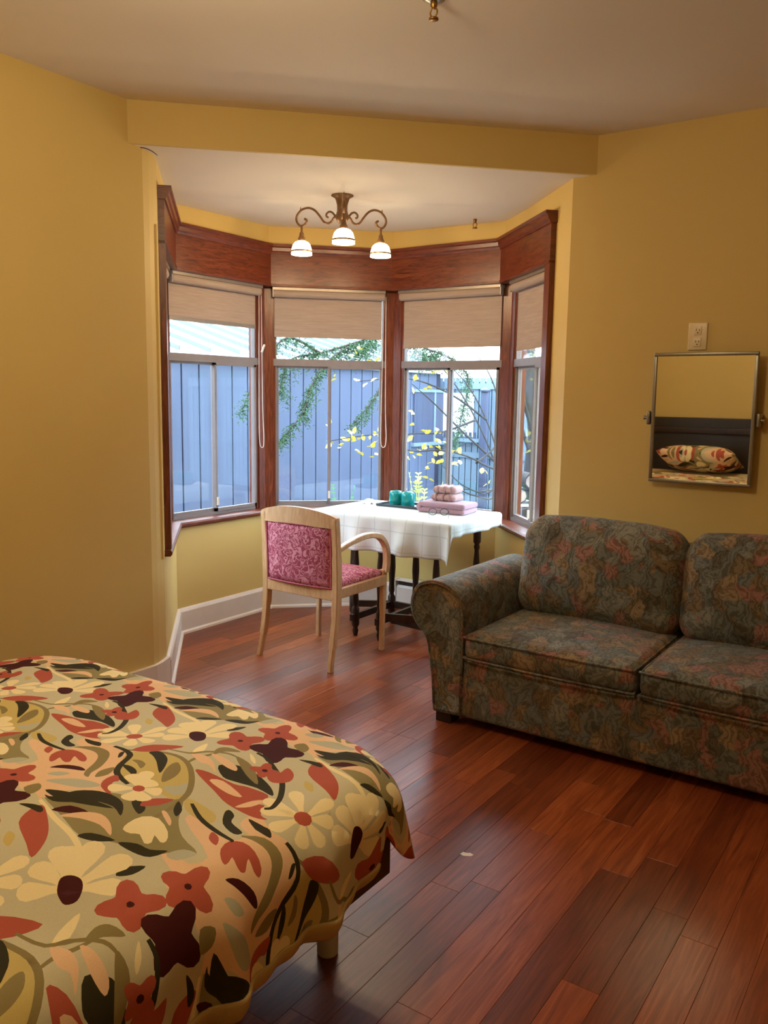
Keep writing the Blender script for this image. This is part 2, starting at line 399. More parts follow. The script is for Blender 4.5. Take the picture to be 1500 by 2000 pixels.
def seen(pl):
    x, y0, y1, _ = pl; s = 0
    for k in range(5):
        q = proj((x+PW/2, y0+(y1-y0)*(k+.5)/5, 0))
        if q and 0 < q[0] < 1500 and 0 < q[1] < 2000:
            d = Vector((x, y0+(y1-y0)*(k+.5)/5, -CAM_H)).dot(CF); s += (y1-y0)/5*PW/d**3
    return s
planks.sort(key=seen, reverse=True)
for pl in planks[:300]: build('plank', plank_geo(Geo(), *pl), 'jatoba_plank', fl)
g = Geo()
for pl in planks[300:]: plank_geo(g, *pl)
build('remaining_planks', g, 'jatoba_plank', fl)['kind'] = 'stuff'

# ceilings: main room and the lower bay ceiling with its plaster seam
BL, BRc = Vector((AL, 2.487, 0)), Vector((-1.542, BR_, 0))
g = Geo(); cp = [(AL-.15, BH-.15), (AS+.15, BH-.15), (AS+.15, BR_+.15), (-1.542, BR_+.15), (BRc.x, BRc.y), (BL.x, BL.y), (AL-.15, 2.487)]
g.prism(cp, 'z', ZC, ZC+.12); struct(build('ceiling', g, 'ceiling_paint'))
g = Geo(); n2 = Vector((-.7071, .7071, 0)); u2 = Vector((.7071, .7071, 0)); mid = Vector((-2.827, 3.69, 0))+n2*.06
bp = [BL+n2*.02+u2*-.25, BRc+n2*.02+u2*.25]
def bz(p): t = (Vector((p[0], p[1], 0))-mid).dot(n2); return ZB+(0 if t < 0 else -.012*0+.016*t)
s0, s1 = mid-u2*1.6, mid+u2*1.6; e0, e1 = mid-u2*1.6+n2*1.7, mid+u2*1.6+n2*1.7
P = [bp[0], bp[1], s1, e1, e0, s0]
lo = [(p.x, p.y, ZB) for p in P[:3]]+[(P[3].x, P[3].y, ZB+.022), (P[4].x, P[4].y, ZB+.022), (P[5].x, P[5].y, ZB)]
lo[2] = (lo[2][0], lo[2][1], ZB-.012); lo[5] = (lo[5][0], lo[5][1], ZB-.012)
hi = [(p.x, p.y, ZB+.35) for p in P]
g.add(lo+hi, [(0, 5, 2, 1), (5, 4, 3, 2), (6, 7, 8, 11), (11, 8, 9, 10)]+[(k, (k+1) % 6, (k+1) % 6+6, k+6) for k in range(6)])
struct(build('ceiling_bay', g, 'ceiling_paint'))
g = Geo()
a, b = BL-u2*.05, BRc+u2*.05; d = n2*.05
g.add([a, b, b+d, a+d]+[p+Vector((0, 0, 0)) for p in (a, b, b+d, a+d)], [])
g.v = [(p[0], p[1], ZB) for p in g.v[:4]]+[(p[0], p[1], ZC+.05) for p in g.v[4:]]
g.f = [(0, 1, 2, 3), (4, 7, 6, 5), (0, 4, 5, 1), (1, 5, 6, 2), (2, 6, 7, 3), (3, 7, 4, 0)]; g.m = [0]*6
struct(build('wall_beam', g, 'wall_paint'))
# straight walls
struct(build('wall_left', Geo().box(AL-.14, AL, BH-.14, 2.562, -.05, ZC+.1), 'wall_paint'))
struct(build('wall_right', Geo().box(-1.66, AS+.14, BR_, BR_+.14, -.05, ZC+.1), 'wall_paint'))
struct(build('wall_back', Geo().box(AL-.14, AS+.14, BH-.14, BH, -.05, ZC+.1), 'wall_paint'))
struct(build('wall_side', Geo().box(AS, AS+.14, BH-.14, BR_+.14, -.05, ZC+.1), 'wall_paint'))
# rounded plaster return at the left of the bay opening
arc = [Vector((AL, 2.562)), Vector((AL-.014, 2.606)), Vector((AL-.034, 2.648)), Vector((-3.131, 2.683))]
arc = [(p.x, p.y) for p in arc]
struct(build('wall_return', Geo().prism(arc+[(-3.30, 2.60), (-3.215, 2.562)], 'z', -.05, ZB+.02), 'wall_paint'))
# right return fillet
struct(build('wall_jamb', Geo().prism([(vH.x, vH.y), (-1.66, BR_), (-1.60, BR_+.12), (-1.66, 4.2)], 'z', -.05, ZB+.02), 'wall_paint'))
# bay facets
for i in range(5):
    L = flen(i); g = Geo()
    fprism(i, rect(-.14, 0, -.05, ZSILL-.03), g=g); fprism(i, rect(-.14, 0, ZHB+.06, ZB+.03), g=g)
    if i == 0: fprism(i, rect(-.14, 0, ZSILL-.03, ZHB+.06), x0=-.03, x1=L-.85, g=g)
    if i == 4: fprism(i, rect(-.14, 0, ZSILL-.03, ZHB+.06), x0=.815, x1=L, g=g)
    struct(build('wall_bay', g, 'wall_paint'))
    struct(build('baseboard_bay', fprism(i, [(0, 0), (.022, 0), (.022, ZBB-.02), (.014, ZBB-.006), (.006, ZBB), (0, ZBB)]), 'white_trim'))
    g = fprism(i, [(.022, 0), (.036, 0), (.034, .012), (.022, .02)]); build('shoe_moulding', g, 'white_trim', bpy.data.objects[COL.objects[-1].name])
struct(build('baseboard_left', Geo().box(AL, AL+.02, BH, 2.56, 0, ZBB), 'white_trim'))
struct(build('baseboard_right', Geo().box(-1.64, AS, BR_-.02, BR_, 0, ZBB), 'white_trim'))
struct(build('baseboard_back', Geo().box(AL, AS, BH, BH+.02, 0, ZBB), 'white_trim'))
struct(build('baseboard_side', Geo().box(AS-.02, AS, BH, BR_, 0, ZBB), 'white_trim'))
bb = [(x+.02*nx, y+.02*ny) for (x, y), (nx, ny) in zip(arc, ((1, 0), (.96, .3), (.85, .5), (.75, .66)))]
struct(build('baseboard_return', Geo().prism(bb+arc[::-1], 'z', 0, ZBB), 'white_trim', smooth='auto'))
# wooden header boards, crown mouldings, sills, posts and end casings
WTXT = ['left side window', 'left window', 'middle window', 'right window', 'right side window']
END = {0: (flen(0)-.865, None), 4: (None, .8265)}
tn = 0
def trim(g, mat, label, smooth=False):
    global tn
    tn += 1; return struct(build('trim_%d' % tn, g, mat, smooth=smooth), label)
for i in range(5):
    x0, x1 = END.get(i, (None, None))
    h = trim(fprism(i, rect(-.10, .03, ZHB, ZCT-.05), x0, x1), 'mahogany', 'mahogany header board over the %s of the bay' % WTXT[i])
    build('crown_moulding', fprism(i, [(-.02, ZCT-.062), (.038, ZCT-.062), (.042, ZCT-.05), (.05, ZCT-.042), (.054, ZCT-.022), (.064, ZCT-.016), (.064, ZCT), (-.02, ZCT)], x0 and x0-.01, x1 and x1+.01), 'mahogany', h)
    build('bead', fprism(i, [(-.02, ZHB-.008), (.034, ZHB-.008), (.036, ZHB+.006), (-.02, ZHB+.006)], x0, x1), 'mahogany', h)
    trim(fprism(i, [(-.13, ZSILL-.032), (.028, ZSILL-.032), (.036, ZSILL-.022), (.036, ZSILL-.01), (.028, ZSILL), (-.13, ZSILL)], x0 and x0-.03, x1 and x1+.03), 'mahogany', 'dark wooden sill under the %s of the bay' % WTXT[i])
PO, PH = .065, .056      # posts stand back of the wall face
for i in range(4):       # post between facet i and i+1
    a = [fx(i, flen(i)+PO*T8-PH, -PO, 0), fx(i, flen(i)+PO*T8, -PO, 0), fx(i+1, -PO*T8+PH, -PO, 0), fx(i+1, -PO*T8+PH, -PO-.09, 0), fx(i, flen(i)+(PO+.09)*T8, -PO-.09, 0), fx(i, flen(i)+PO*T8-PH, -PO-.09, 0)]
    p = trim(Geo().prism([(q.x, q.y) for q in a], 'z', ZSILL, ZHB+.02), 'mahogany_post', 'upright wooden post between the %s and the %s' % (WTXT[i], WTXT[i+1]))
    for (k, xa, sx) in ((i, flen(i)+PO*T8-PH, -1), (i+1, -PO*T8+PH, 1)):
        build('stop', fprism(k, rect(-.095, -.075, ZSILL, ZHB+.02), min(xa, xa+sx*.016), max(xa, xa+sx*.016)), 'mahogany_post', p)
for i, (xa, xb) in {0: (flen(0)-.865, flen(0)-.795), 4: (.7565, .8265)}.items():
    trim(fprism(i, rect(-.12, .03, ZSILL-.03, ZHB), xa, xb), 'mahogany_post', 'upright wooden casing at the room end of the %s' % WTXT[i])
# windows: aluminium sliders with a fixed light over a pair of panes
ZR = 1.668
for i in range(5):
    L = flen(i); o = .09
    xa = -o*T8+PH+.012 if i else flen(0)-.805; xb = L+o*T8-PH-.012 if i < 4 else .765
    wo = bpy.data.objects.new('window_%d' % (i+1), None); COL.objects.link(wo); struct(wo, 'aluminium framed %s of the bay' % WTXT[i])
    def fr(x0, x1, z0, z1, y0=-.115, y1=-.08): return fprism(i, rect(y0, y1, z0, z1), x0, x1)
    g = fr(xa, xa+.022, ZSILL, ZHB+.05); fprism(i, rect(-.115, -.08, ZSILL, ZHB+.05), xb-.022, xb, g); fprism(i, rect(-.115, -.08, ZSILL, ZSILL+.02), xa, xb, g); fprism(i, rect(-.115, -.08, ZHB+.02, ZHB+.05), xa, xb, g)
    build('frame', g, 'aluminium', wo)
    build('transom', fr(xa, xb, ZR-.028, ZR+.018, -.118, -.072), 'aluminium', wo)
    xm = (xa+xb)/2
    def sash(x0, x1, y):
        w = .016; g = fprism(i, rect(y-.012, y+.012, ZSILL+.02, ZR-.028), x0, x0+w); fprism(i, rect(y-.012, y+.012, ZSILL+.02, ZR-.028), x1-w, x1, g)
        fprism(i, rect(y-.012, y+.012, ZSILL+.02, ZSILL+.04), x0, x1, g); fprism(i, rect(y-.012, y+.012, ZR-.042, ZR-.028), x0, x1, g)
        s = build('sash', g, 'aluminium', wo)
        build('pane', fprism(i, rect(y-.002, y+.002, ZSILL+.04, ZR-.042), x0+w, x1-w), 'pane_glass', s)
        return s
    sash(xa+.02, xm+.012, -.104); s = sash(xm-.012, xb-.02, -.084)
    build('latch', fr(xm-.008, xm+.006, ZSILL+.06, ZSILL+.11, -.072, -.062), 'white_plastic', s)
    build('pane', fr(xa+.022, xb-.022, ZR+.018, ZHB+.02, -.1, -.096), 'pane_glass', wo)
# roller blinds
BLZ = [1.72, 1.875, 1.83, 1.772, 1.735]
BTX = ['beige roller blind of the narrow left side window, seen edge-on', 'beige roller blind of the left window, its end cap beside the dark casing', 'beige roller blind of the middle window, between two posts', 'beige roller blind of the right window, hanging behind the ceiling lamp side', 'beige roller blind of the narrow right side window beside the yellow wall']
BTX[3] = 'beige roller blind of the right window, nearest the mugs and towels below'
for i in range(5):
    L = flen(i); y = -.03
    xa = -y*-1*T8+.05 if i else flen(0)-.79; xb = L-.055 if i < 4 else .745
    if i in (1, 2, 3): xa, xb = {1: (.02, .762), 2: (.03, .770), 3: (.050, .795)}[i]
    if i == 0: xb = L-.09
    if i == 4: xa = .11
    base = fx(i, (xa+xb)/2, y, 2.05)
    t = thing('roller_blind', BTX[i], 'blind', base, 0, 'roller blinds in the bay')
    def loc(g): g.v = [tuple(Vector(v)-base) for v in g.v]; return g
    zt = ZHB-.045
    build('roller', loc(Geo().tube([fx(i, xa, y, zt), fx(i, xb, y, zt)], .027, 14)), 'blind_fabric', t, 'auto')
    build('head_rail', loc(fprism(i, rect(y-.045, y+.03, ZHB-.026, ZHB-.008), xa-.006, xb+.006)), 'shade_tube', t)
    for xe in (xa-.005, xb+.001):
        build('bracket', loc(fprism(i, rect(y-.022, y+.022, zt-.026, ZHB-.008), xe, xe+.004)), 'shade_tube', t)
    f = build('fabric', loc(fprism(i, rect(y-.028, y-.0265, BLZ[i], zt), xa+.008, xb-.008)), 'blind_fabric', t)
    build('hem_bar', loc(fprism(i, rect(y-.031, y-.024, BLZ[i]-.002, BLZ[i]+.022), xa+.008, xb-.008)), 'shade_tube' if i == 1 else 'blind_fabric', f)
    if i in (1, 2):
        xc = xb+.008 if i == 1 else xb+.012
        pts = [fx(i, xc, y+.012, zt), fx(i, xc+.006, y+.014, 1.4), fx(i, xc+.014, y+.016, 1.16), fx(i, xc, y+.02, 1.10), fx(i, xc-.022, y+.012, 1.14), fx(i, xc-.02, y+.006, 1.4), fx(i, xc-.012, y+.004, zt)]
        build('chain', loc(Geo().tube(spline(pts, 6), .0028, 6)), 'cord_white', t, True)
    if i == 1:
        build('chain_clip', loc(Geo().rbox(-.006, .006, -.006, .006, -.03, .03, .004, mat=Matrix.Translation(fx(1, xb+.004, y+.03, 1.745)) @ Matrix.Rotation(-.5, 4, 'X'))), 'white_plastic', t, True)
# ------------------------------------------------------------------ sofa
sb = Vector((-.93, 3.55, 0))
so = thing('sofa', 'two-seat tapestry sofa with rolled arms against the yellow wall', 'sofa', sb)
def sl(g): g.v = [(v[0]-sb.x, v[1]-sb.y, v[2]) for v in g.v]; return g
def outline(flip):
    P = [(-1.70, .05), (-1.83, .045), (-1.842, .20), (-1.868, .36), (-1.895, .41), (-1.935, .45), (-1.958, .51), (-1.950, .575), (-1.915, .622), (-1.85, .643), (-1.785, .634), (-1.735, .605), (-1.708, .55), (-1.697, .45), (-1.694, .25)]
    P = [(p.x, p.y) for p in spline([Vector((x, z, 0)) for x, z in P[1:]], 3)]
    P = [(-1.694, .05)]+P
    return [(-1.86-x, z) for x, z in P][::-1] if flip else P
for fl_ in (False, True):
    O2 = outline(fl_); cx = sum(p[0] for p in O2)/len(O2); cz = sum(p[1] for p in O2)/len(O2)
    g = Geo(); rings = [(3.10, .90), (3.088, .95), (3.09, .975), (3.10, .995), (3.115, 1.0), (3.4, 1.0), (3.7, 1.0), (3.92, 1.0), (3.94, .97)]
    n = len(O2); vs = []
    for y, k in rings: vs += [(cx+(x-cx)*k, y, max(.045, cz+(z-cz)*k)) for x, z in O2]
    fs = [tuple(range(n)), tuple((len(rings)-1)*n+j for j in range(n))[::-1]]
    for r in range(len(rings)-1): fs += [(r*n+j, r*n+(j+1) % n, (r+1)*n+(j+1) % n, (r+1)*n+j) for j in range(n)]
    g.add(vs, fs)
    arm = build('arm', sl(g), 'tapestry', so, 'auto')
    build('piping', sl(Geo().tube([(x, 3.096, z) for x, z in (O2[2:] if not fl_ else O2[:-2])], .006, 6)), 'tapestry', arm, True)
build('seat_base', sl(Geo().rbox(-1.70, -.16, 3.105, 3.93, .045, .315, .02, 2, 4)), 'tapestry', so, 'auto')
build('back_frame', sl(Geo().rbox(-1.72, -.14, 3.80, 3.975, .06, .80, .05, 3, 4)), 'tapestry', so, 'auto')
for k, (xa, xb) in enumerate(((-1.69, -.928), (-.922, -.165))):
    c = build('seat_cushion', sl(Geo().rbox(xa, xb, 3.085, 3.80, .312, .432, .042, 4, 8, puff=(.004, .012, .022))), 'tapestry', so, True)
    for zz in (.418, .326):
        pts = [(xa+.012, 3.70, zz), (xa+.008, 3.2, zz), (xa+.012, 3.11, zz), (xa+.04, 3.083, zz), ((xa+xb)/2, 3.074, zz), (xb-.04, 3.083, zz), (xb-.012, 3.11, zz), (xb-.008, 3.2, zz), (xb-.012, 3.7, zz)]
        build('piping', sl(Geo().tube(spline(pts, 4), .005, 6)), 'tapestry', c, True)
    M = Matrix.Translation(((xa+xb)/2, 3.72, .645)) @ Matrix.Rotation(math.radians(-12), 4, 'X') @ Matrix.Rotation((.015, -.02)[k], 4, 'Y')
    g = Geo().rbox(-.39, .39, -.10, .10, -.235, .235, .085, 5, 9, puff=(.0, .05, .02), mat=None)
    out = []
    for v in g.v:
        w = Vector(v); t = noise.noise(w*5+Vector((k*9, 0, 0)))*.012
        edge = max(0, abs(w.x)-.28)/.11; w.z -= .03*edge*edge*(1 if w.z > 0 else -.3); w.y += t; w.z += t*.6
        out.append(tuple(M @ w))
    g.v = out
    build('back_cushion', sl(g), 'tapestry', so, True)
for x, y in ((-1.79, 3.15), (-1.79, 3.88), (-.06, 3.15), (-.06, 3.88)):
    build('foot', sl(Geo().rbox(x-.04, x+.04, y-.04, y+.04, 0, .05, .006, 2, 1)), 'espresso', so)

# ------------------------------------------------------------------ armchair with rose upholstery
cb = Vector((-2.86, 3.60, 0)); CHY = -.012
ch = thing('armchair', 'pale beech armchair with rose patterned seat and back', 'chair', cb+Vector((0, CHY, 0)))
def cl(g): g.v = [(v[0]-cb.x, v[1]-cb.y, v[2]) for v in g.v]; return g
def bar(pts, w, d, seg=8):      # swept rectangular bar: widths along X and along the in-plane normal
    P = spline(pts, seg) if len(pts) > 2 else [Vector(p) for p in pts]; n = len(P); g = Geo(); vs = []; fs = []
    W = w if isinstance(w, (list, tuple)) else [w]*n; Dp = d if isinstance(d, (list, tuple)) else [d]*n
    W = [W[int(i*(len(W)-1)/max(1, n-1))] for i in range(n)]; Dp = [Dp[int(i*(len(Dp)-1)/max(1, n-1))] for i in range(n)]
    for i in range(n):
        t = (P[min(i+1, n-1)]-P[max(i-1, 0)]).normalized(); X = Vector((1, 0, 0)); Nn = t.cross(X).normalized(); c = .004
        for (sx, sn, ox, on) in ((-1, -1, c, 0), (-1, -1, 0, c), (-1, 1, 0, -c), (-1, 1, c, 0), (1, 1, -c, 0), (1, 1, 0, -c), (1, -1, 0, c), (1, -1, -c, 0)):
            vs.append(P[i]+X*(sx*W[i]/2+ox)+Nn*(sn*Dp[i]/2+on))
    for i in range(n-1):
        for k in range(8): fs.append((i*8+k, i*8+(k+1) % 8, (i+1)*8+(k+1) % 8, (i+1)*8+k))
    fs += [tuple(range(8))[::-1], tuple((n-1)*8+k for k in range(8))]
    return g.add(vs, fs)
XL, XR = -3.105, -2.615
for x in (XL, XR):
    pts = [(x-(.012 if x == XL else -.002), 3.350, 0), (x, 3.372, .13), (x, 3.398, .30), (x, 3.405, .44), (x, 3.40, .62), (x, 3.385, .815)]
    build('back_leg', cl(bar(pts, [.026, .034, .038, .038, .036, .034], [.030, .036, .044, .046, .040, .034])), 'beech', ch, 'auto')
    xf = x+(.012 if x == XL else -.012)
    build('front_leg', cl(bar([(xf, 3.845, 0), (xf, 3.85, .25), (xf, 3.855, .47)], [.026, .03, .034], [.028, .034, .038])), 'beech', ch, 'auto')
    pts = [(x, 3.41, .645), (x, 3.52, .672), (x, 3.66, .69), (x, 3.78, .672), (x, 3.85, .61), (x, 3.868, .53), (x, 3.858, .455)]
    build('armrest', cl(bar(pts, .036, [.026, .03, .032, .034, .034, .034])), 'beech', ch, 'auto')
    build('seat_rail', cl(Geo().rbox(x-.014, x+.014, 3.40, 3.85, .385, .44, .004, 2, 1)), 'beech', ch)
build('seat_rail', cl(Geo().rbox(XL, XR, 3.385, 3.415, .375, .435, .004, 2, 1)), 'beech', ch)
build('seat_rail', cl(Geo().rbox(XL+.01, XR-.01, 3.835, 3.865, .39, .44, .004, 2, 1)), 'beech', ch)
g = Geo(); vs = []; fs = []; n = 20     # arched crest rail, bowed backwards
for i in range(n+1):
    t = i/n; x = XL-.017+(XR-XL+.034)*t; bow = -.022*4*t*(1-t); top = .818+.042*(4*t*(1-t))**.8; bot = .762+.004*4*t*(1-t)
    y = 3.388+bow
    for (yy, zz) in ((y-.015, bot), (y+.015, bot), (y+.013, top), (y-.013, top)): vs.append((x, yy, zz))
for i in range(n): fs += [(i*4+k, i*4+(k+1) % 4, (i+1)*4+(k+1) % 4, (i+1)*4+k) for k in range(4)]
fs += [(0, 1, 2, 3), (n*4+3, n*4+2, n*4+1, n*4)]
build('crest_rail', cl(g.add(vs, fs)), 'beech', ch, 'auto')
def pad(nx, nz, f, thick):
    g = Geo(); vs = []; fs = []
    for sgn in (-1, 1):
        for i in range(nx+1):
            for j in range(nz+1): vs.append(f(i/nx, j/nz, sgn))
    m = (nx+1)*(nz+1)
    for s_ in (0, 1):
        for i in range(nx):
            for j in range(nz):
                a = s_*m+i*(nz+1)+j; q = (a, a+nz+1, a+nz+2, a+1); fs.append(q if s_ else q[::-1])
    rim = [i*(nz+1) for i in range(nx+1)]+[nx*(nz+1)+j for j in range(1, nz+1)]+[i*(nz+1)+nz for i in range(nx-1, -1, -1)]+[j for j in range(nz-1, 0, -1)]
    for k in range(len(rim)): a, b = rim[k], rim[(k+1) % len(rim)]; fs.append((a, b, b+m, a+m))
    return g.add(vs, fs), rim, vs
def fback(u, v, s):
    x = XL+.022+(XR-XL-.044)*u; bow = -.020*4*u*(1-u); crown = (1-(2*u-1)**6)*(1-(2*v-1)**6)
    z = .440+(.768-.440)*v; y = 3.40-.012*v+bow
    return (x, y+s*(.010+.012*crown), z)
g, rim, vs = pad(16, 12, fback, .02)
bp_ = build('back_panel', cl(g), 'rose_brocade', ch, True)
build('piping', cl(Geo().tube([Vector(vs[k])+Vector((0, -.004, 0)) for k in rim]+[Vector(vs[rim[0]])], .0045, 6)), 'rose_piping', bp_, True)
def fseat(u, v, s):
    w = .5*(XR-XL)-.012; x = (XL+XR)/2+(2*u-1)*w; y = 3.405+(3.868-3.405)*v; crown = (1-(2*u-1)**4)*(1-(2*v-1)**4)
    return (x, y, .432 if s < 0 else .462+.028*crown)
g, rim, vs = pad(14, 14, fseat, .03)
build('seat_pad', cl(g), 'rose_brocade', ch, True)

# ------------------------------------------------------------------ gateleg table and its cloth
tb = Vector((-2.735, 4.20, 0)); TX0, TX1, TY0, TY1, TZ = -3.215, -2.255, 3.932, 4.552, .752
ta = thing('gateleg_table', 'dark gateleg table with turned legs under a pale cloth', 'table', tb)
def tl(g): g.v = [(v[0]-tb.x, v[1]-tb.y, v[2]) for v in g.v]; return g
build('tabletop', tl(Geo().rbox(TX0, TX1, TY0, TY1, TZ-.024, TZ, .008, 2, 2)), 'dark_wood', ta, 'auto')
build('apron', tl(Geo().box(-2.90, -2.755, 3.94, 4.44, .64, TZ-.024)), 'dark_wood', ta)
LEGP = [(.013, 0), (.016, .015), (.02, .035), (.014, .05), (.019, .062), (.024, .07), (.024, .17), (.018, .18), (.014, .19), (.02, .21), (.017, .26), (.023, .36), (.019, .46), (.014, .52), (.02, .545), (.015, .56), (.024, .575), (.024, TZ-.024)]
for x, y in ((-2.915, 3.968), (-2.735, 3.968), (-2.735, 4.36), (-2.915, 4.36), (-2.425, 4.09), (-2.36, 4.46), (-3.12, 4.22)):
    build('leg', tl(Geo().lathe(LEGP, 12, (x, y, 0))), 'dark_wood', ta, True)
for (xa, ya, xb, yb, z) in ((-2.915, 3.925, -2.915, 4.36, .12), (-2.735, 3.93, -2.735, 4.36, .12), (-2.735, 3.95, -2.425, 4.07, .155), (-2.735, 4.36, -2.36, 4.46, .12), (-2.915, 4.36, -3.12, 4.22, .12), (-2.915, 4.36, -2.735, 4.36, .12), (-2.735, 4.1, -2.425, 4.07, .10)):
    d = Vector((xb-xa, yb-ya, 0)); s = Vector((-d.y, d.x, 0)).normalized()*.011
    q = [(xa+s.x, ya+s.y), (xa-s.x, ya-s.y), (xb-s.x, yb-s.y), (xb+s.x, yb+s.y)]
    build('stretcher', tl(Geo().prism(q, 'z', z-.02, z+.02)), 'dark_wood', ta)
def drape(u, v, x0, x1, y0, y1, z, r, flare, ripple, freq, seed):
    ex = (u-x1) if u > x1 else ((u-x0) if u < x0 else 0); ey = (v-y1) if v > y1 else ((v-y0) if v < y0 else 0)
    e = math.hypot(ex, ey); bx, by = min(max(u, x0), x1), min(max(v, y0), y1)
    if e < 1e-9: return Vector((u, v, z)), 0
    d = Vector((ex/e, ey/e, 0)); q = r*PI/2
    if e < q: a = e/r; out, dn = r*math.sin(a), r*(1-math.cos(a))
    else: out, dn = r+(e-q)*flare, r+(e-q)*math.sqrt(1-flare*flare)
    s = bx*freq-by*freq+math.atan2(ey, ex)*1.2
    w = max(0, e-q*.5)
    out += ripple*w*(math.sin(s*1.0+seed)+.6*math.sin(s*2.3+1.3+seed))
    return Vector((bx+d.x*out, by+d.y*out, z-dn)), w
g = Geo(); vs = []; fs = []; cu0, cu1, cv0, cv1 = TX0-.10, TX1+.085, TY0-.215, TY1+.07; nu, nv = 92, 76; uvs = []
for i in range(nu+1):
    for j in range(nv+1):
        u = cu0+(cu1-cu0)*i/nu; v = cv0+(cv1-cv0)*j/nv
        p, w = drape(u, v, TX0+.004, TX1-.004, TY0+.004, TY1-.004, TZ+.004, .016, .04, .12, 17, .4)
        if w == 0: p.z += .0012*noise.noise(Vector((u*6, v*6, 1)))
        vs.append(tuple(p)); uvs.append((u, v))
for i in range(nu):
    for j in range(nv): a = i*(nv+1)+j; fs.append((a, a+nv+1, a+nv+2, a+1))
cb0 = Vector((tb.x, tb.y, TZ))
g.add([(v[0]-cb0.x, v[1]-cb0.y, v[2]-cb0.z) for v in vs], fs)
tc = tag(build('tablecloth', g, 'table_linen', None, True, cb0), 'pale woven cloth draped over the gateleg table', 'tablecloth')
uvl = tc.data.uv_layers.new(name='UVMap')
for lp in tc.data.loops: uvl.data[lp.index].uv = uvs[lp.vertex_index]
md = tc.modifiers.new('thickness', 'SOLIDIFY'); md.thickness = .0012; md.offset = 1
# things on the table
ZT = TZ+.0062
t = thing('serving_tray', 'flat black rectangular tray under two teal mugs', 'tray', (-2.852, 4.39, ZT), .02)
g = Geo().rbox(-.155, .155, -.09, .09, 0, .006, .003, 2, 1); build('plate', g, 'tray_black', t)
g = Geo(); [g.rbox(*q, .003, 2, 1) for q in ((-.155, .155, -.09, -.082, .004, .016), (-.155, .155, .082, .09, .004, .016), (-.155, -.147, -.09, .09, .004, .016), (.147, .155, -.09, .09, .004, .016))]
build('rim', g, 'tray_black', t)
for x, y, rz, lb in ((-2.925, 4.405, 2.5, 'teal glazed mug turned upside down, nearer the middle post'), (-2.83, 4.40, 1.4, 'teal glazed mug turned upside down, beside the folded towels')):
    m = thing('mug', lb, 'mug', (x, y, ZT+.0062), rz, 'mugs on the tray')
    build('body', Geo().lathe([(.036, 0), (.042, 0), (.043, .004), (.043, .06), (.041, .076), (.034, .086), (.02, .089), (0, .0885)], 24), 'teal_glaze', m, True)
    build('handle', Geo().tube(spline([(.040, 0, .022), (.058, 0, .022), (.067, 0, .042), (.058, 0, .064), (.040, 0, .066)], 5), .0055, 8), 'teal_glaze', m, True)
def folded(name, label, loc, rz, lx, ly, h, nf, mat, band=None):
    t = thing(name, label, 'towel', loc, rz, 'folded towels on the table'); dh = h/nf
    for k in range(nf):
        o = .003*((k*37) % 3-1)
        build('fold', Geo().rbox(-lx/2+o, lx/2+o, -ly/2, ly/2, k*dh, (k+1)*dh, dh*.48, 4, 8, puff=(0, 0, .004 if k == nf-1 else 0)), mat, t, True)
    build('folded_edge', Geo().tube([(-lx/2+.012, -ly/2, h/2), (-lx/2-.002, 0, h/2), (-lx/2+.012, ly/2, h/2)], [h*.3, h*.44, h*.3], 10), mat, t, True)
    if band:
        for x in (-.3, 0.0, .28):
            build('band', Geo().rbox(x*lx-.011, x*lx+.011, -ly/2-.004, ly/2+.004, -.0005, h+.006, .012, 3, 2), band, t, True)
    return t
folded('bath_towel', 'large rose towel folded flat at the bottom of the towel pile', (-2.505, 4.345, ZT), .06, .315, .20, .064, 2, 'towel_rose')
folded('hand_towel', 'pale pink ribbed hand towel folded on the large rose towel', (-2.515, 4.36, ZT+.0685), .02, .165, .13, .042, 1, 'towel_pink', 'towel_band')
folded('hand_towel', 'pale pink ribbed hand towel at the very top of the pile', (-2.512, 4.362, ZT+.1175), .1, .155, .125, .038, 1, 'towel_pink', 'towel_band')
t = thing('eyeglasses', 'thin wire eyeglasses lying open on the pale tablecloth', 'glasses', (-2.47, 4.175, ZT), .55)
for x in (-.034, .034):
    ring = [(x+.024*math.cos(a), 0, .022+.019*math.sin(a)) for a in [2*PI*k/20 for k in range(21)]]
    build('rim', Geo().tube(ring, .002, 6), 'steel_thin', t, True)
    build('lens', Geo().prism([(p[0], p[2]) for p in ring[:-1]], 'y', -.0006, .0006), 'pane_glass', t)
    sx = 1 if x > 0 else -1
    build('temple', Geo().tube(spline([(x+sx*.024, 0, .028), (x+sx*.027, -.004, .026), (x+sx*.024, -.07, .012), (x+sx*.02, -.125, .002)], 5), .0013, 6), 'steel_thin', t, True)
build('bridge', Geo().tube(spline([(-.011, 0, .026), (0, .003, .031), (.011, 0, .026)], 4), .0013, 6), 'steel_thin', t, True)
g = Geo(); rr = random.Random(3)
for k in range(5):
    a = k*1.26; M = Matrix.Translation((.03*math.cos(a), .022*math.sin(a), .013)) @ Matrix.Rotation(a, 4, 'Z') @ Matrix.Rotation(.5, 4, 'Y')
    g.rbox(-.026, .026, -.018, .018, -.009, .009, .009, 3, 2, mat=M)
tag(build('paper_napkin', g, 'napkin', None, True, (-3.10, 4.36, ZT)), 'crumpled white napkin at the far left of the tablecloth', 'napkin')

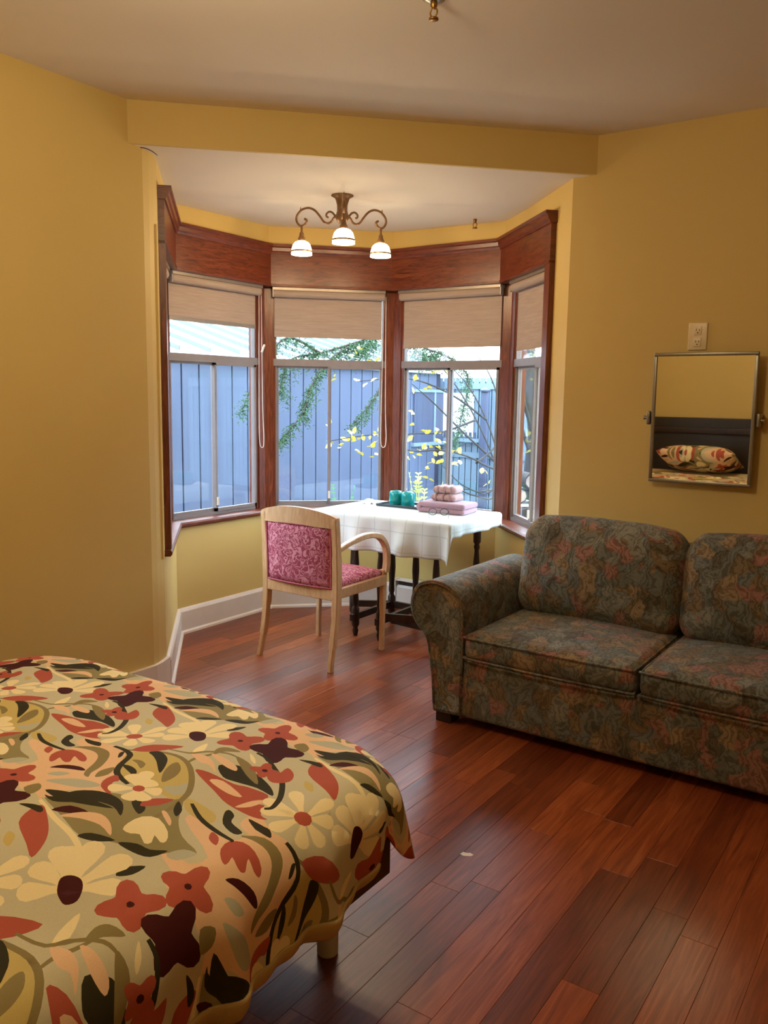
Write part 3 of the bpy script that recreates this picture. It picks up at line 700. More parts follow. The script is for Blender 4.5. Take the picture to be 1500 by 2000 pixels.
# ------------------------------------------------------------------ ceiling lamp in the bay
LB = Vector((-2.827, 3.69, ZB))
la = thing('ceiling_lamp', 'bronze scroll-arm ceiling lamp with three frosted glass shades', 'lamp', LB)
build('canopy', Geo().lathe([(0, 0), (.058, 0), (.062, -.006), (.06, -.014), (.04, -.024), (.036, -.034), (.034, -.04), (.029, -.06), (.028, -.09), (.034, -.112), (.036, -.128), (.028, -.144), (.016, -.155), (0, -.156)], 24), 'bronze', la, True)
KZ = .000491; KX = KZ/.866
armp = [(690, 385), (660, 388), (630, 430), (590, 447), (545, 425), (500, 360), (450, 300), (395, 268), (340, 265), (290, 285), (250, 330), (240, 380), (262, 428), (300, 452), (345, 430), (357, 395), (332, 376)]
curl = [(690, 385), (662, 365), (640, 338), (605, 324), (575, 345), (576, 372), (594, 384)]
base_ang = math.atan2(-LB.y, -LB.x)+.03     # one arm points into the room
for k in range(3):
    an = base_ang+k*2*PI/3
    def pr(q): r = (745-q[0])*KX; return Vector((r*math.cos(an), r*math.sin(an), -(q[1]-145)*KZ))
    a = build('arm', Geo().tube(spline([pr(q) for q in armp], 4), .0062, 8), 'bronze', la, True)
    build('scroll', Geo().tube(spline([pr(q) for q in curl], 4), .0055, 8), 'bronze', a, True)
    build('finial', Geo().tube([pr((290, 285)), pr((288, 245))], [.005, .001], 6), 'bronze', a, True)
    c = pr((300, 452)); zt = c.z
    so_ = build('socket', Geo().lathe([(.006, zt+.005), (.006, zt-.03), (.012, zt-.04), (.014, zt-.055), (.02, zt-.065), (.022, zt-.085), (.016, zt-.09)], 14, (c.x, c.y, 0)), 'bronze', la, True)
    zs = zt-.078
    build('shade', Geo().lathe([(.018, zs), (.036, zs-.008), (.048, zs-.022), (.055, zs-.045), (.058, zs-.075), (.0555, zs-.075), (.0525, zs-.046), (.046, zs-.025), (.034, zs-.012), (.018, zs-.005)], 24, (c.x, c.y, 0)), 'shade_glow', la, True)
    build('shade_band', Geo().lathe([(.0565, zs-.054), (.0585, zs-.054), (.0592, zs-.062), (.0575, zs-.062)], 24, (c.x, c.y, 0)), 'brass', la, True)
    build('bulb', Geo().lathe([(.010, zs-.012), (.012, zs-.03), (.022, zs-.05), (.023, zs-.062), (.016, zs-.076), (0, zs-.082)], 14, (c.x, c.y, 0)), 'bulb_glow', la, True)
    lt = bpy.data.lights.new('bulb_light', 'POINT'); lt.energy = LAMP_W; lt.color = (1, .72, .40); lt.shadow_soft_size = .03
    lo_ = bpy.data.objects.new('bulb_light', lt); COL.objects.link(lo_); lo_.parent = la; lo_.location = (c.x, c.y, zs-.10)
# main room ceiling light (above the frame): frosted dome on a brass ring
CL = Vector((-1.5, 1.32, ZC))
cl_ = thing('dome_light', 'frosted dome ceiling light over the bed, above the picture', 'lamp', CL)
build('ring', Geo().lathe([(0, 0), (.17, 0), (.175, -.012), (.165, -.03), (.15, -.03)], 28), 'brass', cl_, True)
build('dome', Geo().lathe([(.155, -.022), (.15, -.05), (.125, -.085), (.08, -.11), (.03, -.12), (0, -.121)], 28), 'dome_glow', cl_, True)
lt = bpy.data.lights.new('dome_bulb', 'POINT'); lt.energy = CEIL_W; lt.color = (1, .80, .49); lt.shadow_soft_size = .12
lo_ = bpy.data.objects.new('dome_bulb', lt); COL.objects.link(lo_); lo_.parent = cl_; lo_.location = (0, 0, -.26)
# sprinkler heads
for p, lb in (((-2.515, 4.60, ZB+.008), 'small metal sprinkler head on the bay ceiling near the right window'), ((-1.487, 2.409, ZC), 'brass sprinkler head on the main ceiling at the top of the picture')):
    s = thing('sprinkler_head', lb, 'sprinkler', p, 0, 'ceiling sprinklers')
    build('escutcheon', Geo().lathe([(0, 0), (.038, 0), (.036, -.006), (.014, -.012), (0, -.012)], 18), 'chrome', s, True)
    build('body', Geo().lathe([(.011, -.01), (.011, -.026), (.007, -.03), (.007, -.034)], 12), 'brass', s, True)
    for sx in (-1, 1): build('yoke_arm', Geo().tube(spline([(sx*.006, 0, -.03), (sx*.013, 0, -.045), (sx*.004, 0, -.062)], 4), .0025, 6), 'brass', s, True)
    build('deflector', Geo().lathe([(0, -.06), (.015, -.061), (.016, -.066), (0, -.067)], 14), 'brass', s, True)
# ------------------------------------------------------------------ wall mirror and socket
mb = Vector((-.965, 3.965, 1.367))
mi = thing('wall_mirror', 'tilting rectangular wall mirror in a thin metal frame', 'mirror', mb)
MW, MH = .2275, .300
Mt = Matrix.Rotation(math.radians(1.7), 4, 'X')
def mt(g): g.v = [tuple(Mt @ Vector(v)) for v in g.v]; return g
build('glass', mt(Geo().box(-MW+.014, MW-.014, -.006, -.002, -MH+.014, MH-.014)), 'mirror_glass', mi)
build('backing', mt(Geo().box(-MW+.006, MW-.006, -.002, .006, -MH+.006, MH-.006)), 'espresso', mi)
for q in ((-MW, MW, MH-.016, MH), (-MW, MW, -MH, -MH+.016), (-MW, -MW+.016, -MH+.016, MH-.016), (MW-.016, MW, -MH+.016, MH-.016)):
    build('frame_bar', mt(Geo().rbox(q[0], q[1], -.012, .008, q[2], q[3], .004, 2, 1)), 'chrome', mi, 'auto')
for sx in (-1, 1):
    br = build('bracket', Geo().rbox(sx*(MW+.014)-.009, sx*(MW+.014)+.009, -.012, .058, -.032, .032, .007, 2, 1), 'chrome', mi, 'auto')
    build('pivot_knob', Geo().tube([(sx*(MW+.02), 0, 0), (sx*(MW+.036), 0, 0)], [.007, .01], 10), 'chrome', br, 'auto')
ob = thing('wall_socket', 'ivory double wall socket just above the tilting mirror', 'socket', (-1.021, BR_, 1.742))
build('cover_plate', Geo().rbox(-.042, .042, -.007, 0, -.062, .062, .004, 2, 1), 'ivory_plastic', ob, 'auto')
for z in (.026, -.026):
    r_ = build('receptacle', Geo().rbox(-.017, .017, -.0095, -.006, z-.02, z+.02, .0018, 2, 1), 'ivory_plastic', ob, 'auto')
    g = Geo().box(-.008, -.0055, -.0099, -.0094, z-.002, z+.008).box(.0055, .008, -.0099, -.0094, z-.002, z+.007); g.tube([(0, -.0099, z-.01), (0, -.0094, z-.01)], .003, 8)
    build('slot', g, 'dark_hole', r_)
# ------------------------------------------------------------------ floral print, traced once as a repeat tile
ZD = .585
def z1(x, y): p = at_z(x/3.488, 1260+y/3.488, ZD); return Vector((p.x, p.y))
def z3(x, y): p = at_z(x/3.488, 1600+y/3.488, ZD); return Vector((p.x, p.y))
SH = []      # (colour, plan outline)
def blob(col, pts, z=z1, n=3): SH.append((col, [Vector((p.x, p.y)) for p in spline([Vector((*z(*q), 0)) for q in pts], n, True)]))
def stem(col, pts, w, z=z1):
    P = spline([Vector((*z(*q), 0)) for q in pts], 3); A = []; B = []
    for i in range(len(P)):
        t = (P[min(i+1, len(P)-1)]-P[max(i-1, 0)]).normalized(); nn = Vector((-t.y, t.x, 0)); k = w*(.35+.65*math.sin(PI*(.12+.76*i/(len(P)-1))))
        A.append(P[i]+nn*k/2); B.append(P[i]-nn*k/2)
    SH.append((col, [Vector((p.x, p.y)) for p in A+B[::-1]]))
def petals(col, c, tips, w, z=z1, cc=None, cr=None, base=.22):
    C = z(*c); 
    for q in tips:
        T = z(*q); d = T-C; L = d.length; t = d/L; nn = Vector((-t.y, t.x)); k = w if not isinstance(w, dict) else w.get(q, .03)
        prof = [(0, .3*base*2), (.35, .42), (.6, .8), (.8, 1.0), (.93, .8), (1.0, .3)]
        SH.append((col, [C+t*(L*a)+nn*(k*b/2) for a, b in prof]+[C+t*(L*a)-nn*(k*b/2) for a, b in prof[::-1]]))
    if cc:
        SH.append((cc, [C+Vector((cr*math.cos(2*PI*k/10), cr*math.sin(2*PI*k/10))) for k in range(10)]))
def four(col, c, r, rot, dot=None):
    C = c; pts = []
    for k in range(32):
        a = 2*PI*k/32; pts.append(C+Vector((math.cos(a+rot), math.sin(a+rot)))*r*(.74+.22*math.cos(4*a)+.04*math.cos(3*a+1)))
    SH.append((col, pts))
    if dot: SH.append((dot, [C+Vector((.0075*math.cos(2*PI*k/7), .0075*math.sin(2*PI*k/7))) for k in range(7)]))
# ground patches
blob('peach', [(190, 660), (300, 640), (420, 720), (600, 672), (780, 672), (890, 745), (800, 850), (760, 925), (690, 960), (740, 1052), (560, 1035), (310, 1062), (285, 1120), (240, 1040), (110, 940), (-40, 930), (60, 850), (260, 800)])
blob('peach', [(640, 600), (700, 660), (800, 700), (900, 710), (760, 690), (660, 700), (560, 690), (520, 640)])
blob('peach', [(830, 170), (960, 195), (1120, 250), (1240, 300), (1130, 330), (1100, 300), (1000, 290), (900, 230)])
blob('mustard', [(860, 745), (1000, 705), (1150, 735), (1270, 800), (1305, 890), (1270, 985), (1180, 1012), (1080, 985), (960, 930), (860, 962), (795, 880), (830, 810)])
blob('mustard', [(1270, 985), (1390, 1010), (1470, 1050), (1440, 1100), (1340, 1090), (1260, 1050)])
blob('olive', [(770, 1030), (900, 1040), (1060, 1040), (1190, 1010), (1250, 1005), (1215, 1120), (1240, 1210), (1340, 1292), (1150, 1310), (1000, 1340), (840, 1310), (700, 1300), (540, 1290), (430, 1200), (305, 1085), (420, 1095), (640, 1075)])
blob('mist', [(310, 960), (420, 950), (560, 955), (690, 990), (560, 1020), (430, 1000)])
blob('mist', [(320, 905), (400, 890), (480, 905), (400, 925)])
blob('mist', [(1110, 950), (1200, 930), (1280, 900), (1260, 960), (1170, 985)])
blob('mist', [(1130, 1320), (1250, 1280), (1340, 1300), (1200, 1345)])
# leaves and stems
blob('darkgreen', [(500, 415), (620, 403), (720, 428), (778, 478), (770, 517), (690, 488), (570, 472), (505, 458)], n=3)
blob('red', [(345, 450), (430, 448), (560, 482), (640, 488), (745, 515), (690, 545), (610, 560), (700, 560), (660, 600), (690, 618), (600, 610), (480, 565), (425, 520)])
blob('peach', [(415, 480), (500, 475), (585, 530), (500, 522)])
blob('peach', [(520, 575), (640, 545), (720, 540), (620, 570)])
blob('brownleaf', [(500, 694), (640, 688), (735, 718), (742, 765), (690, 835), (625, 890), (602, 932), (572, 912), (590, 868), (645, 808), (668, 762), (640, 728), (560, 706)])
blob('brownleaf', [(650, 930), (672, 880), (730, 850), (782, 843), (740, 900)])
blob('darkgreen', [(578, 620), (640, 640), (688, 655), (676, 684), (600, 660)])
blob('red', [(300, 722), (335, 690), (362, 712), (330, 748)])
blob('red', [(335, 800), (352, 758), (425, 722), (500, 720), (560, 744), (593, 782), (575, 807), (538, 800), (512, 772), (492, 792), (478, 813), (446, 818), (424, 804), (408, 784), (384, 800), (352, 815)], n=2)
stem('darkgreen', [(262, 590), (285, 640), (350, 680), (440, 722)], .013)
blob('darkgreen', [(415, 650), (450, 600), (485, 590), (500, 612), (470, 640), (515, 680), (460, 690)])
blob('burgundy', [(340, 856), (430, 838), (540, 845), (582, 868), (560, 878), (470, 868), (400, 862)])
stem('brownleaf', [(860, 708), (1000, 713), (1190, 743), (1280, 788), (1306, 860), (1290, 940), (1240, 1000), (1150, 1075), (1050, 1140)], .014)
stem('brownleaf', [(1270, 785), (1340, 745), (1420, 720), (1500, 690)], .01)
stem('darkgreen', [(778, 680), (850, 708), (886, 750), (822, 820), (796, 880), (832, 932), (872, 962)], .016)
blob('darkgreen', [(803, 765), (815, 730), (848, 722), (830, 755)])
blob('darkgreen', [(832, 822), (890, 832), (932, 870), (915, 905), (880, 880)])
blob('darkgreen', [(1015, 726), (1090, 720), (1140, 768), (1128, 822), (1086, 872), (1066, 800), (1042, 756)])
blob('brownleaf', [(900, 785), (955, 788), (992, 820), (958, 852), (932, 812)])
blob('brownleaf', [(1104, 924), (1112, 868), (1160, 812), (1212, 790), (1232, 830), (1190, 880)])
blob('red', [(795, 903), (722, 938), (688, 1000), (772, 1058), (748, 1008), (772, 960), (812, 946)])
blob('darkgreen', [(305, 1065), (370, 1080), (520, 1042), (680, 1030), (790, 1050), (840, 1092), (822, 1160), (770, 1112), (640, 1092), (480, 1112), (360, 1108)])
blob('burgundy', [(350, 1160), (480, 1130), (602, 1156), (500, 1172)])
blob('peach', [(400, 1192), (560, 1160), (690, 1163), (752, 1208), (752, 1272), (680, 1222), (540, 1196)])
blob('cream', [(836, 1232), (872, 1194), (970, 1146), (1080, 1140), (1142, 1200), (1130, 1252), (1090, 1262), (1052, 1232), (1030, 1272), (980, 1282), (950, 1242), (890, 1246)], n=2)
blob('darkgreen', [(525, 1296), (620, 1270), (785, 1292), (640, 1312)])
blob('darkgreen', [(800, 1302), (930, 1290), (1020, 1308), (1142, 1300), (1020, 1346), (900, 1336)])
blob('darkgreen', [(896, 1076), (930, 1040), (992, 1092), (942, 1136)])
blob('darkgreen', [(1180, 1070), (1215, 1015), (1240, 1060), (1200, 1105)])
blob('red', [(955, 1086), (1010, 1036), (1182, 1010), (1080, 1062)])
blob('peach', [(1100, 1100), (1130, 1090), (1166, 1135), (1150, 1165)])
blob('red', [(900, 706), (1040, 660), (1252, 666), (1130, 706), (1000, 722)])
blob('cream', [(1310, 727), (1332, 680), (1412, 630), (1388, 692)])
blob('brownleaf', [(570, 640), (640, 560), (740, 538), (856, 580), (700, 606)], z3)
blob('brownleaf', [(785, 655), (900, 700), (952, 800), (940, 972), (842, 862)], z3)
blob('peach', [(535, 668), (640, 680), (762, 772), (740, 836), (620, 782)], z3)
blob('peach', [(330, 692), (470, 700), (532, 772), (520, 892), (478, 812), (380, 790)], z3)
stem('brownleaf', [(100, 640), (300, 690), (500, 640), (700, 628), (800, 660)], .010, z3)
blob('cream', [(950, 580), (985, 640), (970, 705), (935, 660)], z3)
blob('mustard', [(20, 170), (60, 110), (105, 140), (60, 205)], z3)
blob('darkgreen', [(785, 285), (840, 235), (990, 210), (900, 265)], z3)
# flowers
petals('cream', (915, 590), [(915, 485), (1125, 512), (1120, 572), (1035, 640), (880, 675), (668, 580), (712, 535), (690, 650)], .036, z1, 'red', .021)
petals('cream', (945, 980), [(1010, 868), (890, 895), (1100, 985), (985, 1052), (860, 1062), (735, 1000), (1060, 925)], .036, z1, 'red', .0135)
stem('cream', [(1112, 335), (1200, 390), (1310, 440), (1370, 490), (1385, 540)], .013)
petals('cream', (470, 385), [(400, 180), (470, 170), (665, 125), (885, 175), (835, 335), (225, 290), (110, 435)], .046, z3, base=.5)
blob('burgundy', [(385, 400), (410, 340), (480, 318), (548, 330), (560, 375), (520, 440), (440, 466), (400, 440)], z3)
blob('red', [(290, 1130), (322, 1190), (332, 1280), (300, 1360), (215, 1440), (180, 1370), (128, 1240), (200, 1160)])
blob('darkgreen', [(130, 1115), (220, 1120), (285, 1140), (295, 1165), (265, 1175), (200, 1145)])
four('red', z3(885, 425), .066, 1.0, 'burgundy')
four('red', z3(1280, 285), .062, .2, 'burgundy')
four('burgundy', z3(1225, 500), .074, .55)
stem('darkgreen', [(1020, 560), (1110, 612), (1152, 700), (1202, 850), (1200, 950), (1150, 1110), (1080, 1220), (1015, 1285), (940, 1300)], .014, z3)
four('red', z3(1055, 772), .040, .5, 'burgundy')
blob('red', [(778, 432), (830, 408), (862, 412), (925, 385), (948, 412), (905, 445), (800, 457)])
blob('brownleaf', [(1010, 285), (1080, 272), (1098, 295), (1050, 312)])
blob('darkgreen', [(1122, 300), (1230, 310), (1330, 325), (1480, 350), (1300, 345), (1200, 335)])
V1, V2 = Vector((.565, 0)), Vector((.308, -.595))
def printed(name, x0, x1, y0, y1, step, fn, shift=Vector((0, 0))):
    co = []; faces = []; cols = [0]
    def put(p): co.append(Vector((p[0], p[1]))); return len(co)-1
    nx, ny = max(2, round((x1-x0)/step)), max(2, round((y1-y0)/step))
    ring = [(x0+(x1-x0)*i/nx, y0) for i in range(nx)]+[(x1, y0+(y1-y0)*j/ny) for j in range(ny)]+[(x1-(x1-x0)*i/nx, y1) for i in range(nx)]+[(x0, y1-(y1-y0)*j/ny) for j in range(ny)]
    faces.append([put(p) for p in ring])
    for i in range(1, nx):
        for j in range(1, ny): put((x0+(x1-x0)*(i+.5*(j % 2)-.25)/nx, y0+(y1-y0)*j/ny))
    inst = []
    for a in range(-9, 10):
        for b in range(-6, 7):
            o = V1*a+V2*b+shift
            for k, (c, P) in enumerate(SH):
                bx0, bx1 = min(p.x for p in P)+o.x, max(p.x for p in P)+o.x; by0, by1 = min(p.y for p in P)+o.y, max(p.y for p in P)+o.y
                if bx1 < x0 or bx0 > x1 or by1 < y0 or by0 > y1: continue
                inst.append((k, c, [p+o for p in P]))
    inst.sort(key=lambda t: t[0])
    for k, c, P in inst:
        ar = sum(P[i].x*P[(i+1) % len(P)].y-P[(i+1) % len(P)].x*P[i].y for i in range(len(P)))
        if ar < 0: P = P[::-1]
        ids = [put(p) for p in P]; faces.append(ids); cols.append(PRINT.index(c))
    vo, eo, fo, _, _, of = geometry.delaunay_2d_cdt(co, [], faces, 0, 1e-6, True)
    g = Geo(); fs = []; ms = []
    for f, o in zip(fo, of):
        if 0 not in o: continue
        fs.append(tuple(f)); ms.append(cols[max(o)])
    g.v = [tuple(fn(p.x, p.y)) for p in vo]; g.f = fs; g.m = ms
    return g
# ------------------------------------------------------------------ bed
BX0, BX1, BY0, BY1 = -2.575, -1.125, -.33, 1.70
bo = Vector((-1.85, .68, 0))
bed = thing('bed', 'double bed with dark side rails and pale round legs', 'bed', bo)
def bl(g): g.v = [(v[0]-bo.x, v[1]-bo.y, v[2]) for v in g.v]; return g
for q in ((BX0, BX0+.028, BY0, BY1, .205, .32), (BX1-.028, BX1, BY0, BY1, .205, .32), (BX0+.028, BX1-.028, BY1-.028, BY1, .205, .32)):
    build('side_rail', bl(Geo().rbox(*q, .005, 2, 1)), 'espresso', bed, 'auto')
build('mattress', bl(Geo().rbox(BX0+.07, BX1-.09, BY0+.02, BY1-.09, .26, .505, .05, 4, 6, puff=(0, 0, .012))), 'mattress_cloth', bed, True)
for x, y in ((BX1-.115, BY1-.12), (BX0+.115, BY1-.12), (BX1-.115, BY0+.1), (BX0+.115, BY0+.1), (BX1-.115, .68)):
    build('leg', bl(Geo().lathe([(.026, 0), (.028, .004), (.028, .2), (.03, .215)], 18, (x, y, 0))), 'white_plastic', bed, 'auto')
hb = build('headboard', bl(Geo().rbox(BX0-.04, BX1+.04, BH+.012, BH+.05, .1, 1.03, .008, 2, 2)), 'espresso', bed, 'auto')
build('headboard_rail', bl(Geo().rbox(BX0-.04, BX1+.04, BH+.05, BH+.075, .88, .94, .008, 2, 2)), 'dark_wood', hb, 'auto')
tag(build('bed_sheet', Geo().rbox(-.66, .66, -.335, .335, 0, .012, .005, 2, 6), 'sheet_cotton', None, True, (-1.85, .06, .5185)), 'cream cotton sheet showing between the pillow and the duvet', 'sheet')
# duvet
DX0, DX1, DY1 = -2.57, -1.15, 1.665
DROP, DRC = .285, .16
def duvet(u, v, lift=True):
    def sm(t): t = min(1, max(0, t)); return t*t*(3-2*t)
    puff = .012*noise.noise(Vector((u*2.4, v*2.4, .3)))+.006*noise.noise(Vector((u*7, v*7, 2.3)))
    qx = (u-(DX1-DRC)) if u > DX1-DRC else ((u-(DX0+DRC)) if u < DX0+DRC else 0); qy = (v-(DY1-DRC)) if v > DY1-DRC else 0
    m = math.hypot(qx, qy); e = m-DRC
    zt = ZD+puff-.045+.058*min(sm((u-DX0+.05)/.45), sm((DX1+.05-u)/.40))*(.25+.75*sm((DY1-v)/.75))
    if e <= 0: return Vector((u, v, zt))
    d = Vector((qx/m, qy/m, 0)); ax = max(abs(d.x), abs(d.y)); emax = (DRC+DROP)/ax-DRC; s2 = (2*d.x*d.y)**2
    e *= DROP*(1+.16*s2)/emax if m > 0 else 1
    e = max(e, 0); bx, by = u-d.x*(m-DRC), v-d.y*(m-DRC); z = ZD+puff-.045
    r = .115; q = r*PI/2
    if e < q: a = e/r; out, dn = r*math.sin(a), r*(1-math.cos(a))
    else: out, dn = r+(e-q)*.05, r+(e-q)
    w = max(0, e-.08)
    s = by-bx
    out += w*.06*(math.sin(s*23+1.1)+.7*math.sin(s*41+.4)+.5*math.sin(s*67))
    if qx > 0 and qy > 0: out += .10*w*s2
    if qx > 0:     # the hem is hitched up just before the foot corner
        dn *= 1-.36*math.exp(-((v-1.58)/.085)**2)*min(1, w/.15)
    return Vector((bx+d.x*out, by+d.y*out, min(zt, z)-dn if e > 0 else zt))
du = thing('duvet', 'floral duvet with daisies and dark leaves covering the bed', 'duvet', (-1.85, .9, .58))
g = printed('cover', DX0-DROP, DX1+DROP, .42, DY1+DROP, .021, duvet)
dl = Vector(du.location)
g.v = [tuple(Vector(p)-dl) for p in g.v]
cv = build('cover', g, None, du, True, mats=['print_'+n for n in PRINT])
g = Geo(); vs = []; fs = []; nn_, mm_ = 90, 6
for i in range(nn_+1):
    v = .42+(1.50-.42)*i/nn_
    for j in range(mm_+1):
        e = DROP-.012+.055*j/mm_; p = duvet(DX1+e, v); k = j/mm_
        wob = .012*noise.noise(Vector((v*6, 3, 1)))
        vs.append(tuple(p+Vector((.006-.030*k*k, 0, wob*k))-dl))
for i in range(nn_):
    for j in range(mm_): a = i*(mm_+1)+j; fs.append((a, a+mm_+1, a+mm_+2, a+1))
un = build('underside_hem', g.add(vs, fs), 'duvet_backing', du, True)
for o_ in (cv, un):
    md = o_.modifiers.new('thickness', 'SOLIDIFY'); md.thickness = .007; md.offset = -1
# pillow in the same print
pc = Vector((-1.95, -.08, .672))
pi_ = thing('pillow', 'floral pillow against the dark headboard, seen in the mirror', 'pillow', pc, 0)
def pil(sg):
    def f(u, v):
        a, b = u/.35, v/.22; c = max(0, (1-abs(a)**3.2)*(1-abs(b)**3.2)); x = u*(1-.06*(1-b*b)*abs(a)); y = v*(1-.03*(1-a*a))
        p = Vector((x, y, sg*.105*c**.55)); return Matrix.Rotation(math.radians(22), 3, 'X') @ p
    return f
o_ = Vector((-1.9, .9))
def shp(sg): 
    f = pil(sg); return lambda u, v: f(u-o_.x, v-o_.y)
for sg in (1, -1):
    g = printed('case', o_.x-.35, o_.x+.35, o_.y-.22, o_.y+.22, .04, shp(sg)); 
    build('case_front' if sg > 0 else 'case_back', g, None, pi_, True, mats=['print_'+n for n in PRINT])
# ------------------------------------------------------------------ outside the bay
GZ = -.55
struct(build('ground', Geo().box(-16, 8, -9, 22, GZ-.1, GZ), 'gravel'), 'grey gravel yard outside the bay window')
AF, ZE = -6.2, 1.83
ob_ = thing('outbuilding', 'slate-blue outbuilding with ribbed siding and pale metal roof', 'building', (AF, 6.0, GZ))
bo_ = Vector((AF, 6.0, GZ))
def ol(g): g.v = [tuple(Vector(v)-bo_) for v in g.v]; return g
build('wall', ol(Geo().box(AF-3.5, AF-.03, -7, 10.5, GZ, ZE)), 'siding_gap', ob_)
SPB = .227; nb = 0; y = 7.606-62*SPB
panel = None
while y < 10.28:
    if panel is None:
        panel = build('siding_panel', Geo().rbox(-.02, .012, .008, SPB-.008, 0, ZE-GZ-.04, .008, 2, 1), 'siding_blue', ob_); o = panel
    else:
        o = panel.copy(); COL.objects.link(o); o.parent = ob_
    o.location = (0, y-6.0, 0); y += SPB
build('gutter', ol(Geo().rbox(AF-.02, AF+.08, -7, 10.5, ZE-.06, ZE+.02, .02, 2, 2)), 'white_paint', ob_, 'auto')
sl_ = .30
g = Geo(); v0 = [(AF+.06, -7.1, ZE+.02), (AF+.06, 10.52, ZE+.02), (AF-5, 10.52, ZE+.02+5.06*sl_), (AF-5, -7.1, ZE+.02+5.06*sl_)]
g.add(v0+[(a, b, c-.05) for a, b, c in v0], [(0, 1, 2, 3), (7, 6, 5, 4), (0, 4, 5, 1), (1, 5, 6, 2), (2, 6, 7, 3), (3, 7, 4, 0)])
rf_ = build('roof', ol(g), 'roof_metal', ob_)
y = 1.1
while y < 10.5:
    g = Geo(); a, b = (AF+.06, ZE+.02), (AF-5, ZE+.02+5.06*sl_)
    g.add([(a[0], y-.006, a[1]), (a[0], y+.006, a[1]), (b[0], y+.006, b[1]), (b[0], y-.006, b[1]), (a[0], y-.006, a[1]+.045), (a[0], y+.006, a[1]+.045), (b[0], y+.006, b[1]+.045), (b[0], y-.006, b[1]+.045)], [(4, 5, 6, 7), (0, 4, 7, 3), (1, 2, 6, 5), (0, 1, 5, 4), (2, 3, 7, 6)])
    build('seam', ol(g), 'seam_shade_metal', rf_); y += .40
# closed shutter on its wall (framed, two leaves)
def on_wall(px, py):
    d = ray(px, py); t = (AF+.02)/d.x; return d.y*t, CAM_H+d.z*t
(ya, za), (yb, zb_) = on_wall(806, 865), on_wall(864, 767)
sh = build('shutter', ol(Geo().rbox(AF, AF+.045, ya, yb, za, zb_, .006, 2, 1)), 'shed_door', ob_)
build('shutter_frame', ol(Geo().box(AF, AF+.06, ya-.03, yb+.03, zb_, zb_+.04).box(AF, AF+.06, ya-.03, yb+.03, za-.05, za).box(AF+.03, AF+.055, (ya+yb)/2+.12, (ya+yb)/2+.16, za, zb_)), 'siding_pale', sh)
# pale picket fence closing the yard
YF = 10.7
def on_fence(px, py):
    d = ray(px, py); t = YF/d.y; return d.x*t, CAM_H+d.z*t
fx0, _z = on_fence(866, 800); fx1 = 6.0; _x, zf = on_fence(930, 738)
pf = thing('picket_fence', 'pale blue-grey picket fence closing off the yard beyond', 'fence', ((fx0+fx1)/2, YF, GZ)); fo_ = Vector(pf.location)
def fl2(g): g.v = [tuple(Vector(v)-fo_) for v in g.v]; return g
build('backing', fl2(Geo().box(fx0-.2, fx1, YF+.03, YF+.06, GZ, zf-.05)), 'siding_gap', pf)
for z in (GZ+.25, .62, zf-.12): build('rail', fl2(Geo().box(fx0-.2, fx1, YF-.045, YF-.01, z-.04, z+.04)), 'siding_pale', pf)
x = fx0-.1; pk = None
while x < fx1:
    if pk is None: pk = build('picket', Geo().rbox(0, .085, -.012, .012, 0, zf-GZ, .004, 2, 1), 'siding_pale', pf); o = pk
    else: o = pk.copy(); COL.objects.link(o); o.parent = pf
    o.location = (x-fo_.x, 0, 0); x += .1
(xa, za), (xb, zb_) = on_fence(868, 852), on_fence(930, 768)
wp = thing('opening_panel', 'blank white panel standing in for a bright opening in the fence', 'board', ((xa+xb)/2, YF-.06, za))  # white panel added in place of a bright opening
build('panel', Geo().rbox(-(xb-xa)/2, (xb-xa)/2, -.02, .012, 0, zb_-za, .006, 2, 1), 'white_paint', wp)
build('ledge', Geo().box(-(xb-xa)/2-.05, (xb-xa)/2+.15, -.1, .012, -.06, -.01), 'siding_pale', wp)
g = Geo()
for k in range(9): g.box(-(xb-xa)/2+k*.07, -(xb-xa)/2+k*.07+.03, -.09, -.06, -.01, .08)
build('spindle_row', g, 'shed_door', wp)
(xa, za), (xb, zb_) = on_fence(930, 870), on_fence(948, 765)
tag(build('fence_post', Geo().rbox(-(xb-xa)/2, (xb-xa)/2, -.05, .0, 0, zb_-GZ, .01, 2, 1).lathe([(.075, zb_-GZ), (.08, zb_-GZ+.02), (.04, zb_-GZ+.05), (0, zb_-GZ+.06)], 10, (0, -.025, 0)), 'shed_door', None, 'auto', ((xa+xb)/2+.16, YF-.16, GZ)), 'dark post standing in front of the picket fence beside the white panel', 'post')
